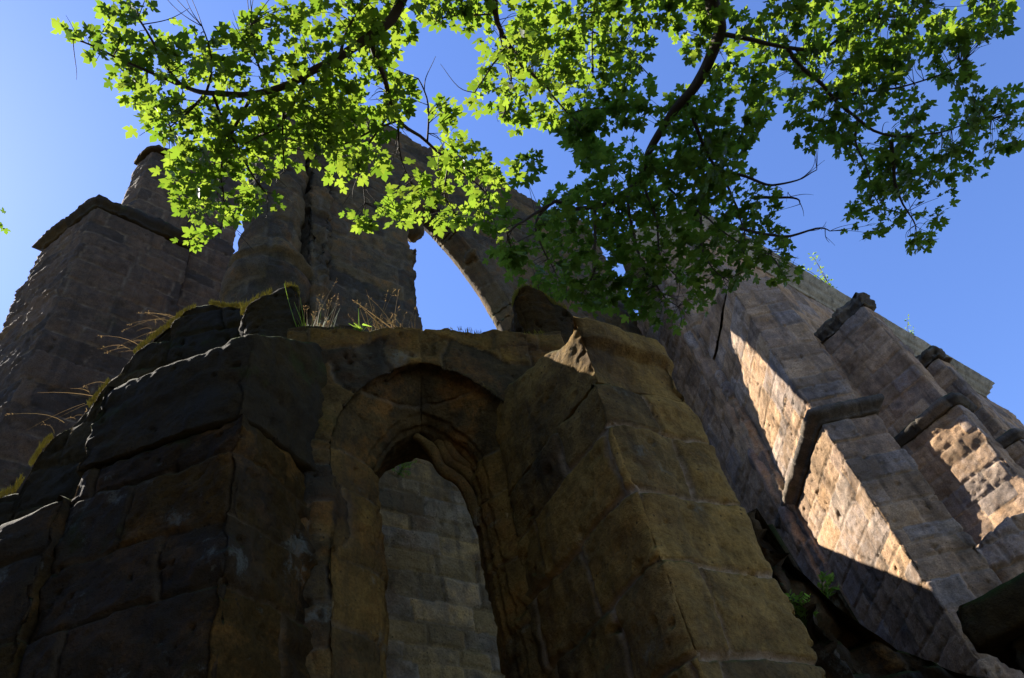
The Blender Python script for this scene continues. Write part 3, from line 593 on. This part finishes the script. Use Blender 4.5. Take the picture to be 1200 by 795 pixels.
# buttress A
root = empty('church_buttress', (*AR[:2], 0)); tag(root, 'sunlit buttress with a string course around its middle, just right of the front pier cap', 'buttress')
B_A = Bond(53, h=.34, hv=.35, L=.72, Lv=.5, w=.014, jd=.016, rough=.016, block=.012, pit=.024, warp=.035, er=.014, big=.015)
wA = float(np.linalg.norm((hit(1033, 490, AR, 84)-AR)[:2])); dA = float(np.linalg.norm((CC-AR)[:2]))+.6
d84, d9 = dirv(84)[:2], dirv(-9)[:2]
def ap_(o, w, d): return [o, o+d84*w, o+d84*w+d9*d, o+d9*d]
zs1 = AR[2]; ztA = at_d(895, 322, 10.9)[2]
prism('lower_stage', ap_(AR[:2], wA, dA), 0, zs1-.14, M_RW, root, B_A, res=.025, eres=[.025, .06, .06, .025, .025], zfine=3.8, corner=.015)
prism('string_course', ap_(AR[:2], wA, dA), zs1-.14+.002, zs1+.16, M_BCAP, root, Bond(54, h=5, L=.8, w=.014, jd=.015, rough=.014, pit=.012, warp=.03, block=.01), res=.025, prof=lambda z: .02+.13*sstep(zs1-.12, zs1+.02, z)-.10*sstep(zs1+.08, zs1+.16, z), corner=.03, bottom=True, cap_rough=.02)
prism('upper_stage', ap_(AR[:2]+d84*.03+d9*.05, wA-.08, dA), zs1+.161, ztA, M_RW, root, B_A, res=.025, eres=[.025, .06, .06, .025, .025], corner=.02)
p1 = hit(872, 345, CC, 44); p0_ = hit(856, 435, CC, 44)
prism('offset_course', ap_(AR[:2]+d9*.25, wA*.6, dA-.25), ztA-.002, ztA+.5, M_RW, root, B_A, res=.04, corner=.04, top=lambda x, y: ztA+.1+.45*(np.array([x, y])-AR[:2]).dot(d9), cap_rough=.03)
# upper moulding on left face of A and wall jamb
mzA = hit(862, 392, AR+np.array([*d9, 0])*1.2, -9)[2]
# buttress B and C on the nave wall
def but(px, py, pr, label, seed, width, zstr, ztop, dpt, mat=M_RW):
    Bc = hit(px, py, N0+n44*pr, 44); rt = empty('church_buttress', (*Bc[:2], 0)); tag(rt, label, 'buttress')
    m46, p44 = dirv(-46)[:2], dirv(44)[:2]
    bp = lambda o, w, d: [o, o+p44*w, o+p44*w+m46*d, o+m46*d]
    bd = Bond(seed, h=.40, hv=.25, L=.65, Lv=.35, w=.016, jd=.02, rough=.02, block=.016, pit=.016, warp=.03, er=.022)
    o = Bc[:2]
    prism('lower_stage', bp(o, width, dpt), 0, zstr-.1, mat, rt, bd, res=.035, eres=[.035, .08, .08, .035, .035], zfine=5, corner=.03, prof=lambda z: .0+.35*(1-sstep(zstr-3.6, zstr-1.6, z)))
    prism('string_course', bp(o, width, dpt), zstr-.1+.002, zstr+.18, M_BCAP, rt, Bond(seed+1, h=5, L=.7, w=.014, jd=.015, rough=.02, pit=.02, warp=.03, block=.02, big=.03), res=.035, prof=lambda z: .02+.10*sstep(zstr-.08, zstr+.02, z)-.08*sstep(zstr+.1, zstr+.18, z), corner=.03, bottom=True, cap_rough=.02)
    o2 = o+m46*.12+p44*.05
    prism('upper_stage', bp(o2, width-.1, dpt-.1), zstr+.181, ztop, mat, rt, bd, res=.035, eres=[.035, .08, .08, .035, .035], corner=.03)
    prism('cap', bp(o2, width-.1, dpt-.1), ztop+.002, ztop+.38, M_BCAP, rt, Bond(seed+2, h=.26, hv=.3, L=.42, Lv=.5, w=.02, jd=.035, rough=.05, block=.06, warp=.06, er=.03, big=.09), res=.035, prof=lambda z: .03+.09*sstep(ztop+.1, ztop+.2, z), corner=.08, cap_rough=.08, bottom=True)
    return Bc
zB = hit(1088, 452, N0+n44*1.4, 44)[2]
Bc = hit(1112, 462, N0+n44*1.4, 44); zBt = hit(1018, 376, Bc+np.array([*(dirv(-46)*.12)[:2], 0]), 44)[2]+1.0
but(1112, 462, 1.4, 'rough sunlit buttress with big worn stones at its foot, second from the right', 55, .65, zB, zBt, 1.5)
zC = hit(1165, 486, N0+n44*1.4, 44)[2]-.4; zCt = hit(1110, 424, N0+n44*1.4, 44)[2]+.5
but(1136, 448, 1.4, 'dark capped buttress farthest right along the nave wall', 58, .65, zC, zCt, 1.5)
# ------------------------------------------------------------------ rubble and low walls, bottom right
def lowwall(name, pts, D, thick, label, seed, mat=M_CAP, back=(.3, 1), h=.3, L=.5, res=.025, cat='wall', big=.06):
    Ps = [at_d(px, py, d) for (px, py), d in zip(pts, D)]
    xy = np.array([p[:2] for p in Ps]); zs = np.array([p[2] for p in Ps]); bk = np.array(back)/np.linalg.norm(back)*thick
    cum = np.concatenate([[0], np.cumsum(np.linalg.norm(np.diff(xy, axis=0), axis=1))])
    def tp(x, y):
        q = np.array([x, y]); best = (9e9, 0)
        for k in range(len(xy)-1):
            a, b = xy[k], xy[k+1]; ab = b-a; den = ab[0]*bk[1]-ab[1]*bk[0]; u = ((q-a)[0]*bk[1]-(q-a)[1]*bk[0])/den; uc = min(1, max(0, u)); d = abs(u-uc)
            if d < best[0]: best = (d, zs[k]+(zs[k+1]-zs[k])*uc)
        return best[1]
    rt = empty(name, (*xy.mean(0), 0)); tag(rt, label, cat)
    plan = [*xy, *(xy+bk)[::-1]]
    prism('wall', plan, 0, zs.max(), mat, rt, Bond(seed, h=h, hv=.35, L=L, Lv=.45, w=.03, jd=.04, rough=.03, block=.04, pit=.03, warp=.07, er=.05, big=big), res=res, top=tp, zfine=2.4, corner=.06, cap_rough=.06)
    return rt
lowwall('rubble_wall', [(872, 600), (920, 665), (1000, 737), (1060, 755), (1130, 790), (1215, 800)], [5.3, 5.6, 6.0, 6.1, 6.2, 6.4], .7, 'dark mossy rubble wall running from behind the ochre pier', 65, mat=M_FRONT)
lowwall('rubble_wall', [(1096, 640), (1140, 640), (1185, 600), (1230, 590)], [12.8, 12.8, 13.0, 13.2], .8, 'sunlit heap of rounded rubble masonry below the second buttress', 66, mat=M_RW, h=.38, L=.5)
# third pier with slab cap at lower right
CP = at_d(1126, 728, 5.6); root = empty('slab_capped_wall', (*CP[:2], 0)); tag(root, 'low dark wall under a thick black slab, at the lower right corner', 'wall')
p2_ = at_d(1215, 678, 5.5); dd = (p2_-CP)[:2]; dd = dd/np.linalg.norm(dd); pn = np.array([-dd[1], dd[0]]); zt_ = CP[2]
pl = [CP[:2]+dd*.12+pn*.06, CP[:2]+dd*1.6+pn*.06, CP[:2]+dd*1.6+pn*.8, CP[:2]+dd*.12+pn*.8]
sl2 = (p2_[2]-CP[2])/np.linalg.norm((p2_-CP)[:2]); 
tp_ = lambda x, y: zt_-.2+.6*sl2*(np.array([x, y])-CP[:2]).dot(dd)
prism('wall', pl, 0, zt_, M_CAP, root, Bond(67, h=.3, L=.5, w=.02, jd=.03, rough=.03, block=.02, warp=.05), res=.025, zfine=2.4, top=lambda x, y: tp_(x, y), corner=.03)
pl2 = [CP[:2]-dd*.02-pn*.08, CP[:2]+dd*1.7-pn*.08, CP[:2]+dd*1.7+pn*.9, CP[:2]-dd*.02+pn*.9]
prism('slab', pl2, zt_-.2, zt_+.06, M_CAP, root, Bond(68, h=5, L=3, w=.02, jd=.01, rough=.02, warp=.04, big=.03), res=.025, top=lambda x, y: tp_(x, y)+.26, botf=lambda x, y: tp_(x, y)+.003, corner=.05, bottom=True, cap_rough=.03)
# ------------------------------------------------------------------ MAPLE TREE
HALF = [(.02, .02), (.16, -.09), (.34, -.06), (.27, .12), (.50, .12), (.58, .28), (.68, .52), (.44, .47), (.20, .41), (.30, .62), (.20, .78), (.10, .88), (0, 1.02)]
LP2 = np.array(HALF+[(-x, y) for x, y in HALF[-2::-1]]); LC = np.array([0, .3])
def leaves_mesh(name, C, D, S, mat, parent, shade, droop=.15, outline=LP2, centre=LC):
    """C centres(n,3), D tip directions, S sizes; one small folded leaf each"""
    n = len(C); D = D/np.linalg.norm(D, axis=1)[:, None]
    up = rng.normal(0, .33, (n, 3))+np.array([0, 0, 1.]); nn = up-(up*D).sum(1)[:, None]*D; nn /= np.linalg.norm(nn, axis=1)[:, None]; sd = np.cross(D, nn)
    pts = np.concatenate([centre[None], outline]); k = len(pts)
    zf = -droop*(np.abs(pts[:, 0])*.8+np.maximum(pts[:, 1]-.3, 0)**2*1.2)
    V = C[:, None]+S[:, None, None]*(pts[None, :, 0, None]*sd[:, None]+pts[None, :, 1, None]*D[:, None]+(zf[None, :]*rng.uniform(.3, 1.8, (n, 1)))[:, :, None]*nn[:, None])
    b = np.arange(k-1)+1; t = np.stack([np.zeros(k-1, int), b, np.roll(b, -1)], 1); T = (t[None]+(np.arange(n)*k)[:, None, None]).reshape(-1, 3)
    o = build(name, V.reshape(-1, 3), None, mat, parent, None, True, T)
    a = o.data.attributes.new('leaf', 'FLOAT_COLOR', 'POINT'); cv = np.repeat(shade, k); a.data.foreach_set('color', np.stack([cv, cv, cv, cv*0+1], 1).astype(np.float32).ravel()); return o
def zc_(px, py):
    return 9.0+.25*math.sin(px*.011+1)+.2*math.sin(py*.017+px*.006)+1.5*float(sstep(np.float64(540), np.float64(700), np.float64(px)))*(1-.8*float(sstep(np.float64(210), np.float64(330), np.float64(py))))-.0055*max(0, px-850)
def br(pts, dz=-.05): return [at_z(px, py, zc_(px, py)+dz) for px, py in pts]
TREE = np.array([2.9, -2.2, 0.]); tree = empty('maple_tree', TREE); tag(tree, 'maple with sunlit green leaves reaching overhead in front of the ruin', 'tree')
tk = [TREE, TREE+[-.1, .1, 3], TREE+[-.15, .25, 5.8], TREE+[-.3, .5, 8.2], TREE+[-.2, .7, 11.], TREE+[.1, .9, 14.5]]
mb = MB(); V, Q, _ = tube(tk, [.34, .27, .24, .2, .14, .05], 14, 3, .05); mb.add(V, Q); mb.build('trunk', M_BARK, tree)
fork = lambda z: np.array([np.interp(z, [p[2] for p in tk], [p[k] for p in tk]) for k in range(3)])
BR = {
 'A': dict(main=[(830, 0), (842, 20), (846, 38), (835, 65), (818, 95), (800, 118), (773, 152), (759, 180), (754, 202), (739, 225), (705, 243), (675, 245), (637, 241), (610, 258), (590, 275)], r=(.085, .012), root=7.6,
   subs=[[(846, 38), (880, 44), (921, 56), (961, 60), (981, 44), (1017, 20), (1058, 22), (1090, 4)], [(921, 56), (941, 84), (965, 97), (977, 117), (1005, 139), (1045, 165), (1082, 161), (1122, 151), (1162, 141)],
    [(1045, 165), (1047, 209), (1057, 233), (1070, 262)], [(805, 110), (824, 173), (840, 201), (864, 237), (872, 262), (868, 298)], [(840, 201), (875, 205), (909, 221), (933, 211), (961, 199)], [(880, 232), (913, 231), (937, 233), (942, 245)],
    [(868, 268), (921, 282), (957, 262), (968, 270)], [(701, 245), (695, 281), (699, 311), (690, 334), (678, 345), (650, 352)], [(759, 187), (773, 206), (788, 228), (814, 243), (844, 270), (871, 289), (905, 300)],
    [(735, 228), (737, 262), (746, 292), (756, 319), (769, 342), (776, 351), (795, 360)], [(637, 241), (624, 262), (635, 300), (650, 320)], [(788, 228), (775, 262), (770, 300), (800, 330)], [(820, 243), (822, 280), (830, 315), (852, 330)],
    [(977, 117), (1010, 108), (1040, 104), (1080, 100), (1120, 75)], [(1005, 139), (1000, 165), (1010, 190), (1030, 240)]]),
 'B': dict(main=[(478, 0), (450, 30), (431, 49), (401, 68), (359, 87), (314, 106), (276, 111), (242, 109), (212, 102), (193, 83), (178, 53), (165, 25)], r=(.05, .008), root=8.6,
   subs=[[(212, 102), (156, 77), (110, 55), (80, 45)], [(295, 110), (276, 147), (261, 181), (259, 211), (267, 235), (262, 262)], [(359, 90), (344, 124), (322, 155), (295, 162)], [(401, 68), (412, 23), (435, 0)], [(261, 181), (290, 200), (310, 225)],
    [(242, 109), (225, 130), (200, 150)], [(314, 106), (300, 70), (290, 30)], [(344, 124), (330, 160), (335, 200)], [(242, 108), (255, 70), (240, 35)]]),
 'C': dict(main=[(440, 38), (434, 55), (449, 91), (460, 125), (470, 143), (498, 166), (525, 189), (558, 211), (577, 238)], r=(.03, .007), root=None, rootpt=(440, 38),
   subs=[[(462, 130), (440, 155), (423, 177), (420, 205), (430, 235)], [(470, 143), (465, 185), (480, 215)], [(498, 166), (505, 120), (490, 95)], [(525, 189), (520, 230), (530, 255)], [(423, 177), (395, 170), (370, 180)]]),
 'D': dict(main=[(574, 0), (585, 26), (600, 60), (619, 83), (645, 102), (660, 125), (681, 145)], r=(.03, .006), root=9.0,
   subs=[[(582, 26), (589, 72), (607, 113), (590, 140)], [(694, 0), (694, 38), (694, 75), (692, 98), (679, 117), (645, 140)], [(692, 98), (715, 120), (740, 150)], [(600, 60), (570, 80), (560, 110)], [(694, 38), (730, 50), (760, 90)], [(574, 10), (540, 20), (510, 20)]]),
}
POLY = {
 'B': [[(66, 36), (100, 28), (125, 42), (180, 35), (245, 35), (262, 45), (262, 0), (470, 0), (478, 45), (450, 80), (425, 95), (415, 120), (395, 165), (345, 180), (300, 165), (225, 165), (195, 168), (165, 145), (150, 120), (120, 85), (95, 55)],
       [(200, 160), (310, 150), (350, 175), (358, 215), (330, 245), (305, 240), (300, 262), (275, 285), (222, 290), (215, 260), (195, 215)], [(118, 12), (140, -5), (180, -5), (172, 25), (128, 32)], [(470, 0), (440, 0), (470, 70), (484, 40)], [(180, -12), (470, -12), (440, -150), (330, -210), (200, -130)]],
 'C': [[(418, 100), (440, 92), (462, 82), (500, 95), (525, 112), (545, 150), (562, 172), (582, 188), (600, 215), (587, 268), (560, 275), (545, 265), (480, 262), (420, 268), (390, 258), (378, 230), (385, 190), (350, 165), (355, 130)]],
 'D': [[(480, -10), (780, -10), (765, 60), (740, 100), (700, 112), (680, 150), (640, 150), (600, 155), (560, 132), (547, 115), (555, 90), (570, 60), (560, 35), (510, 32), (488, 18)], [(470, -12), (780, -12), (790, -200), (640, -290), (450, -180)]],
 'A': [[(590, 178), (620, 165), (650, 140), (700, 110), (780, 90), (830, 110), (850, 150), (870, 180), (900, 200), (910, 240), (925, 285), (942, 330), (885, 338), (835, 340), (835, 378), (790, 388), (730, 368), (655, 355), (600, 325), (575, 292), (590, 250)],
       [(780, -10), (1190, -10), (1185, 38), (1130, 50), (1150, 75), (1140, 108), (1200, 105), (1200, 165), (1150, 200), (1112, 230), (1105, 265), (1085, 298), (1060, 292), (1050, 270), (1000, 285), (972, 252), (985, 235), (1010, 235), (1000, 200), (968, 165), (935, 185), (920, 150), (925, 90), (880, 60), (850, 40), (830, 60), (800, 90)],
       [(850, 45), (918, 95), (905, 130), (880, 175), (862, 188), (850, 150), (818, 110), (835, 70)], [(620, 170), (760, 100), (830, 120), (850, 200), (800, 260), (640, 260)], [(780, -12), (1200, -12), (1290, 60), (1300, -60), (1180, -190), (960, -260), (790, -220)]],
}
DENS = {'B': [.78, .95, .8, .7, .7], 'C': [1.0], 'D': [1.1, .8], 'A': [1.2, 1.05, .95, .7, .7]}
HOLES = [[(474, 84), (486, 52), (512, 36), (560, 38), (566, 60), (553, 90), (545, 112), (560, 136), (602, 158), (604, 178), (585, 188), (562, 168), (545, 148), (525, 110), (500, 92)],
         [(424, 98), (447, 92), (452, 122), (432, 130)], [(868, 190), (905, 140), (925, 150), (938, 190), (972, 180), (985, 225), (960, 250), (975, 290), (940, 300), (915, 230)], [(1165, 60), (1200, 45), (1200, 100), (1150, 108)],
         [(738, 265), (752, 258), (758, 285), (745, 292)], [(470, 62), (484, 40), (492, 60), (480, 80)]]
def inside(poly, x, y):
    c = np.zeros(len(x), bool); n = len(poly)
    for k in range(n):
        (x1, y1), (x2, y2) = poly[k], poly[k-1]
        m = ((y1 > y) != (y2 > y)) & (x < (x2-x1)*(y-y1)/(y2-y1+1e-9)+x1); c ^= m
    return c
def make_bough(key):
    b = BR[key]; mb = MB(); main = br(b['main']); r0_, r1_ = b['r']; nodes = []
    if b['root']:
        f = fork(b['root']); st = main[0]; mid = .5*(f+st)+np.array([0, 0, .25]); path = [f, mid]+main; rad = list(np.concatenate([[r0_*1.35, r0_*1.15], np.linspace(r0_, r1_, len(main))]))
    else: path = main; rad = list(np.linspace(r0_, r1_, len(main)))
    V, Q, p = tube(path, rad, 9, 5, .07); mb.add(V, Q); nodes.append(p)
    for i, sp in enumerate(b['subs']):
        P = br(sp); d = np.linalg.norm(p-P[0], axis=1); j = int(d.argmin())
        if sp[0] == (694, 0): f = fork(9.2); P = [f, .5*(f+P[0])+np.array([0, 0, .2])]+P
        elif d[j] < .6: P[0] = p[j]
        V, Q, pp_ = tube(P, list(np.linspace(max(r1_*1.6, r0_*.36*(1-.03*i)), .006, len(P))), 6, 20+i, .06); mb.add(V, Q); nodes.append(pp_)
    for k_, pn in enumerate(list(nodes)):
        for q_ in range(max(2, int(len(pn)*.28))):
            j = rng.integers(len(pn)//4, len(pn)); b_ = pn[j]; t_ = pn[min(j+1, len(pn)-1)]-pn[max(j-1, 0)]; t_ = t_/(np.linalg.norm(t_)+1e-9); L_ = rng.uniform(.12, .45)
            d_ = t_*.7+rng.normal(0, .55, 3)*[1, 1, .4]; d_ /= np.linalg.norm(d_); e1_ = b_+d_*L_*.5+rng.normal(0, .03, 3); e2_ = e1_+(d_+rng.normal(0, .4, 3))*L_*.5
            V, Q, _ = tube([b_, e1_, e2_], [.0055, .004, .002], 4, 900+q_, .03); mb.add(V, Q)
            if rng.random() < .6:
                V, Q, _ = tube([e1_, e1_+(d_+rng.normal(0, .7, 3))*L_*.35], [.0035, .002], 3, 950+q_, .02); mb.add(V, Q)
    nodes = np.concatenate(nodes)
    # leaf clumps
    C, Dd, S, sh = [], [], [], []
    for poly, den in zip(POLY[key], DENS[key]):
        pa = np.array(poly); lo, hi = pa.min(0), pa.max(0); area = np.prod(hi-lo); nt_ = int(area*den/165)
        x = rng.uniform(lo[0], hi[0], nt_); y = rng.uniform(lo[1], hi[1], nt_)
        gap = vn(np.stack([x/55, y/55, 0*x], 1), 1., 5)*.6+vn(np.stack([x/22, y/22, 0*x], 1), 1., 6)*.4
        m = inside(poly, x, y) & (gap > (-.36 if den > .95 else -.26)); x, y = x[m], y[m]
        for px, py in zip(x, y):
            zc = zc_(px, py)+rng.normal(0, .22)
            c = at_z(px, py, zc); j = np.linalg.norm(nodes-c, axis=1).argmin(); nd = nodes[j]; dv = c-nd; L = np.linalg.norm(dv)
            if L > .10 and L < .55:
                mid = nd+dv*.5+np.array([0, 0, .05])+rng.normal(0, .03, 3); V, Q, _ = tube([nd, mid, c], [.005, .0035, .0022], 3); mb.add(V, Q)
            nl = rng.integers(4, 9); out = dv/(L+1e-6)
            for q in range(nl):
                a_ = rng.uniform(0, 6.283); dr = np.array([math.cos(a_), math.sin(a_), rng.uniform(-.55, .05)])+.5*out
                C.append(c+dr*rng.uniform(.03, .13)+rng.normal(0, .03, 3)); Dd.append(dr); S.append((.062+.07*rng.random()**1.3)*(zc/9.2)); sh.append(rng.uniform(0, 1))
    C = np.array(C); Dd = np.array(Dd); S = np.array(S); sh = np.array(sh); qx, qy = proj(C); ok = np.zeros(len(C), bool)
    for poly in POLY[key]: ok |= inside(poly, qx, qy)
    ok |= rng.random(len(C)) < .10
    for hole in HOLES: ok &= ~(inside(hole, qx, qy) & (rng.random(len(C)) < .97))
    C, Dd, S, sh = C[ok], Dd[ok], S[ok], sh[ok]
    o = mb.build('bough', M_BARK, tree)
    leaves_mesh('foliage', np.array(C), np.array(Dd), np.array(S), M_LEAF, o, np.array(sh)); print(key, len(C), 'leaves')
for k in 'ABCD': make_bough(k)

# ------------------------------------------------------------------ SMALL PLANTS
def strip(mb, base, tip, w, bend, n=5, head=0.):
    """a curved grass blade or stem, with an optional seed head"""
    base = np.asarray(base); tip = np.asarray(tip); d = tip-base; sd = np.cross(d, [.3, .5, .1]); sd = sd/np.linalg.norm(sd); t = np.linspace(0, 1, n)
    p = base+d*t[:, None]+bend*(t*t)[:, None]; ww = w*(1-t*.85)
    mb.add(np.concatenate([p-sd*ww[:, None], p+sd*ww[:, None]]), [[k, k+1, n+k+1, n+k] for k in range(n-1)])
    if head:
        e = p[-1]; dd = p[-1]-p[-2]; dd = dd/np.linalg.norm(dd)
        for k in range(9):
            q = e-dd*head*(k/9)+rng.normal(0, .004, 3); s2 = q+dd*head*.16+rng.normal(0, .013, 3); a = np.cross(s2-q, rng.normal(0, 1, 3)); a = a/np.linalg.norm(a)*.005
            mb.add([q, s2, q*.5+s2*.5+a], None, [[0, 1, 2]])
def addleafattr(o):
    n = len(o.data.vertices); a = o.data.attributes.new('leaf', 'FLOAT_COLOR', 'POINT'); v = np.repeat(rng.uniform(.2, 1, n//2+1), 2)[:n]; a.data.foreach_set('color', np.stack([v, v, v, v*0+1], 1).astype(np.float32).ravel())
def onwall(px, dep=.03):
    s_, _ = ws(px, 385, dep); p = W0+tw*s_-nw*dep; p[2] = WT+.0; return p
def tuft(label, px0, px1, n, h, mat, head, dep=.03, dirb=None, lean=.25, w=.004, cat='grass'):
    a, b = onwall(px0, dep), onwall(px1, dep); c = .5*(a+b); rt = empty('grass_tuft', c); tag(rt, label, cat, None); mb = MB()
    for k in range(n):
        q = a+(b-a)*rng.random()+nw*rng.normal(0, .05); q[2] -= .05; hh = h*rng.uniform(.35, 1.1); t = q+np.array([rng.normal(0, lean)*hh, rng.normal(0, lean)*hh, hh])
        strip(mb, q, t, w*rng.uniform(.7, 1.4), np.array([rng.normal(0, .12), rng.normal(0, .12), -.05])*hh, 5, .10 if rng.random() < head else 0)
    o = mb.build('blades', mat, rt, False); addleafattr(o); return rt
rt = tuft('bright green grass clump beside the big mossy coping stone', 357, 372, 150, .62, M_GRASS, .0, dep=.36, w=.009)
mb = MB()
for k in range(14):
    q = onwall(356+22*rng.random(), .36); hh = rng.uniform(.7, 1.15); strip(mb, q-[0, 0, .04], q+np.array([rng.normal(0, .10), rng.normal(0, .1), 1.])*hh, .005, np.array([rng.normal(0, .1), 0, -.03])*hh, 6, .14)
addleafattr(mb.build('stems', M_DRY, rt, False))
tuft('tall dry straw stems leaning beside the green grass clump', 376, 388, 10, .9, M_DRY, .8, dep=.3, lean=.1, w=.006)
tuft('short dry grass stems in the middle of the wall top', 428, 446, 14, .45, M_DRY, .6, dep=.08, lean=.25, w=.006)
tuft('forked dry grass stems near the left edge of the sky gap', 450, 464, 14, .65, M_DRY, .7, dep=.08, lean=.3, w=.006)
tuft('thin pale straws arching out beside the sky gap', 466, 486, 14, .36, M_DRY, .5, dep=.06, lean=.7)
tuft('low green sprigs in the middle of the wall top', 416, 424, 30, .12, M_GRASS, 0, lean=.6, w=.008)
def slopetuft(label, spots, h):
    pts = [hit(px, py, gpl-dirv(174)*.1, 84) for px, py in spots]; rt = empty('dry_grass', np.mean(pts, 0)); tag(rt, label, 'grass'); mb = MB()
    for p in pts:
        for k in range(4):
            q = p+rng.normal(0, .05, 3)-[0, 0, .05]; hh = h*rng.uniform(.4, 1.1); strip(mb, q, q+np.array([rng.normal(-.45, .4), rng.normal(0, .3), rng.uniform(.3, .9)])*hh, .0025, np.array([rng.normal(-.2, .2), 0, -.35])*hh, 6, .07 if rng.random() < .5 else 0)
    addleafattr(mb.build('stems', M_DRY, rt, False))
slopetuft('wispy dry grass hanging over the upper part of the mossy gable slope', [(160, 410), (172, 398), (186, 386), (196, 376), (206, 368)], .5)
slopetuft('wispy dry grass on the lower part of the mossy gable slope', [(90, 482), (105, 468), (118, 456), (75, 496)], .45)
SM = np.array([(0, 0), (.22, .3), (.2, .65), (0, 1.), (-.2, .65), (-.22, .3)]); SMC = np.array([0, .45])
def sapling(label, p0, h, nb, seed, spread=.35, lean=(0, 0), ls=.09):
    rt = empty('sapling', p0); tag(rt, label, 'sapling'); mb = MB(); C, D, S = [], [], []
    for k in range(nb):
        a_ = rng.uniform(0, 6.28); up = rng.uniform(.6, 1.1)*h; e = np.array(p0)+[math.cos(a_)*spread*h+lean[0]*h, math.sin(a_)*spread*h+lean[1]*h, up]
        V, Q, pp_ = tube([np.array(p0)-[0, 0, .1], np.array(p0)+[0, 0, up*.4], e], [.018, .011, .003], 4, k, .04); mb.add(V, Q)
        for p in pp_[len(pp_)//3:]:
            for _ in range(4):
                d = rng.normal(0, 1, 3); d[2] = abs(d[2])*.3; C.append(p+d*.04); D.append(d); S.append(rng.uniform(.6, 1.2)*ls)
    mb.build('stem', M_BARK, rt); leaves_mesh('foliage', np.array(C), np.array(D), np.array(S), M_LEAF, rt, rng.uniform(.3, 1, len(C)), outline=SM, centre=SMC)
def on_cornice(px):
    ss = np.linspace(0, LENR, 400); P = N0+t44*ss[:, None]+n44*.25; P[:, 2] = ZN+.2; return P[np.abs(proj(P)[0]-px).argmin()]
sapling('young birch sapling rooted on the nave wall cornice against the blue sky', on_cornice(984), 2.3, 8, 1, .22, (-.12, .05), .10)
sapling('tiny sapling on the cornice above the farthest buttress', on_cornice(1072), 1.1, 4, 2, .4, (0, 0), .08)
M_RIM_MOSS = leaf_mat('rim_glow_moss', (.16, .145, .025), (.34, .27, .05), .5, 1., 0.)  # moss blades added along top edges; golden colour stands in for sunlit rim glow
def moss(name, parent, P, n, h, mat=None, back=None, wid=.25):
    P = np.array(P); L = np.concatenate([[0], np.cumsum(np.linalg.norm(np.diff(P, axis=0), axis=1))]); mb = MB()
    u = rng.uniform(0, L[-1], n); cl = vn(np.stack([u*4, u*0, u*0], 1), 1., 77); u = u[cl > -.62]
    q = np.stack([np.interp(u, L, P[:, k]) for k in range(3)], 1); q += np.asarray(back)*rng.uniform(-.02, wid, len(u))[:, None]
    for c in q:
        strip(mb, c-[0, 0, .045], c+np.array([rng.normal(0, .5), rng.normal(0, .5), 1.])*h*rng.uniform(.3, 1.3), .005, np.zeros(3), 3)
    o = mb.build(name, mat or M_RIM_MOSS, parent, False); addleafattr(o); o['kind'] = 'stuff'
gz_ = [np.array([*(gpl[:2]+t84*u), gtop(*(gpl[:2]+t84*u))]) for u in np.linspace(gs[0, 0]-.3, sB, 40)]
moss('moss', GABLE, gz_, 3600, .017, back=-np.array([*n84, 0]), wid=.04)
wz_ = [W0+tw*u+Z3*(WT+.02*math.sin((u+.25)*5)+.015*math.sin((u+.25)*13+1)-W0[2]) for u in np.linspace(-.1, 2.2, 30)]
moss('moss', WWALL, wz_, 1200, .022, back=-nw)
for P_, nm in ((BLK1, 700), (BLK2, 700)): moss('moss', P_[0], P_[1], nm, .022, back=-nw, wid=.08)
# fern on the inner wall, weeds beside the pier
def weed(name, label, p, h, n, mat, lf=.035, cat='plant'):
    rt = empty(name, p); tag(rt, label, cat); mb = MB(); C, D, S = [], [], []
    for k in range(n):
        a_ = rng.uniform(0, 6.28); e = np.array(p)+np.array([math.cos(a_)*.7, math.sin(a_)*.7, rng.uniform(.2, 1.)])*h; m = .5*(np.array(p)+e)+[0, 0, .25*h]
        V, Q, pp_ = tube([p, m, e], [.004, .003, .0015], 3, k); mb.add(V, Q)
        for q in pp_[2:]:
            for sg in (-1, 1):
                d = np.cross(e-np.array(p), [0, 0, 1.])*sg/h+(e-np.array(p))/h*.6; C.append(q); D.append(d+rng.normal(0, .2, 3)); S.append(lf*rng.uniform(.6, 1.2))
    mb.build('stem', mat, rt); leaves_mesh('fronds', np.array(C), np.array(D), np.array(S), mat, rt, rng.uniform(.3, 1, len(C)), outline=SM, centre=SMC)
weed('fern', 'small sunlit fern on top of the inner wall, seen through the arched window', hit(468, 556, IW-dirv(-44)*.1, 46), .3, 14, M_GRASS)
for q, D, lb in [((968, 712), 5.8, 'green weed growing at the foot of the ochre pier by the rubble wall'), ((945, 735), 5.4, 'green weed at the lowest visible edge of the ochre pier')]:
    weed('weed', lb, at_d(*q, D), .2, 9, M_GRASS, .05)
# tip of another tree's bough at the far left
tp0 = at_d(-60, 250, 8.); rt = empty('leafy_twig', (*at_d(-420, 330, 8.5)[:2], 0)); tag(rt, 'dark leafy twig tip of another tree at the far left edge', 'tree')
mb = MB(); b0 = np.array([*at_d(-420, 330, 8.5)[:2], 0]); V, Q, _ = tube([b0, b0+[0, 0, 6.], b0+[.2, .1, 10.]], [.2, .15, .05], 10, 4, .05); mb.add(V, Q); mb.build('trunk', M_BARK, rt)
mb = MB(); V, Q, pp_ = tube([b0+[.1, .05, 8.5], .5*(b0+[.1, .05, 8.5]+at_d(-30, 262, 8.)), at_d(-12, 268, 8.)], [.05, .03, .006], 5, 7, .05); mb.add(V, Q); mb.build('bough', M_BARK, rt)
C = pp_[-1]+rng.normal(0, .10, (12, 3)); leaves_mesh('foliage', C, rng.normal(0, 1, (12, 3))*[1, 1, .4], rng.uniform(.08, .12, 12), M_LEAF, rt, rng.uniform(0, .3, 12))
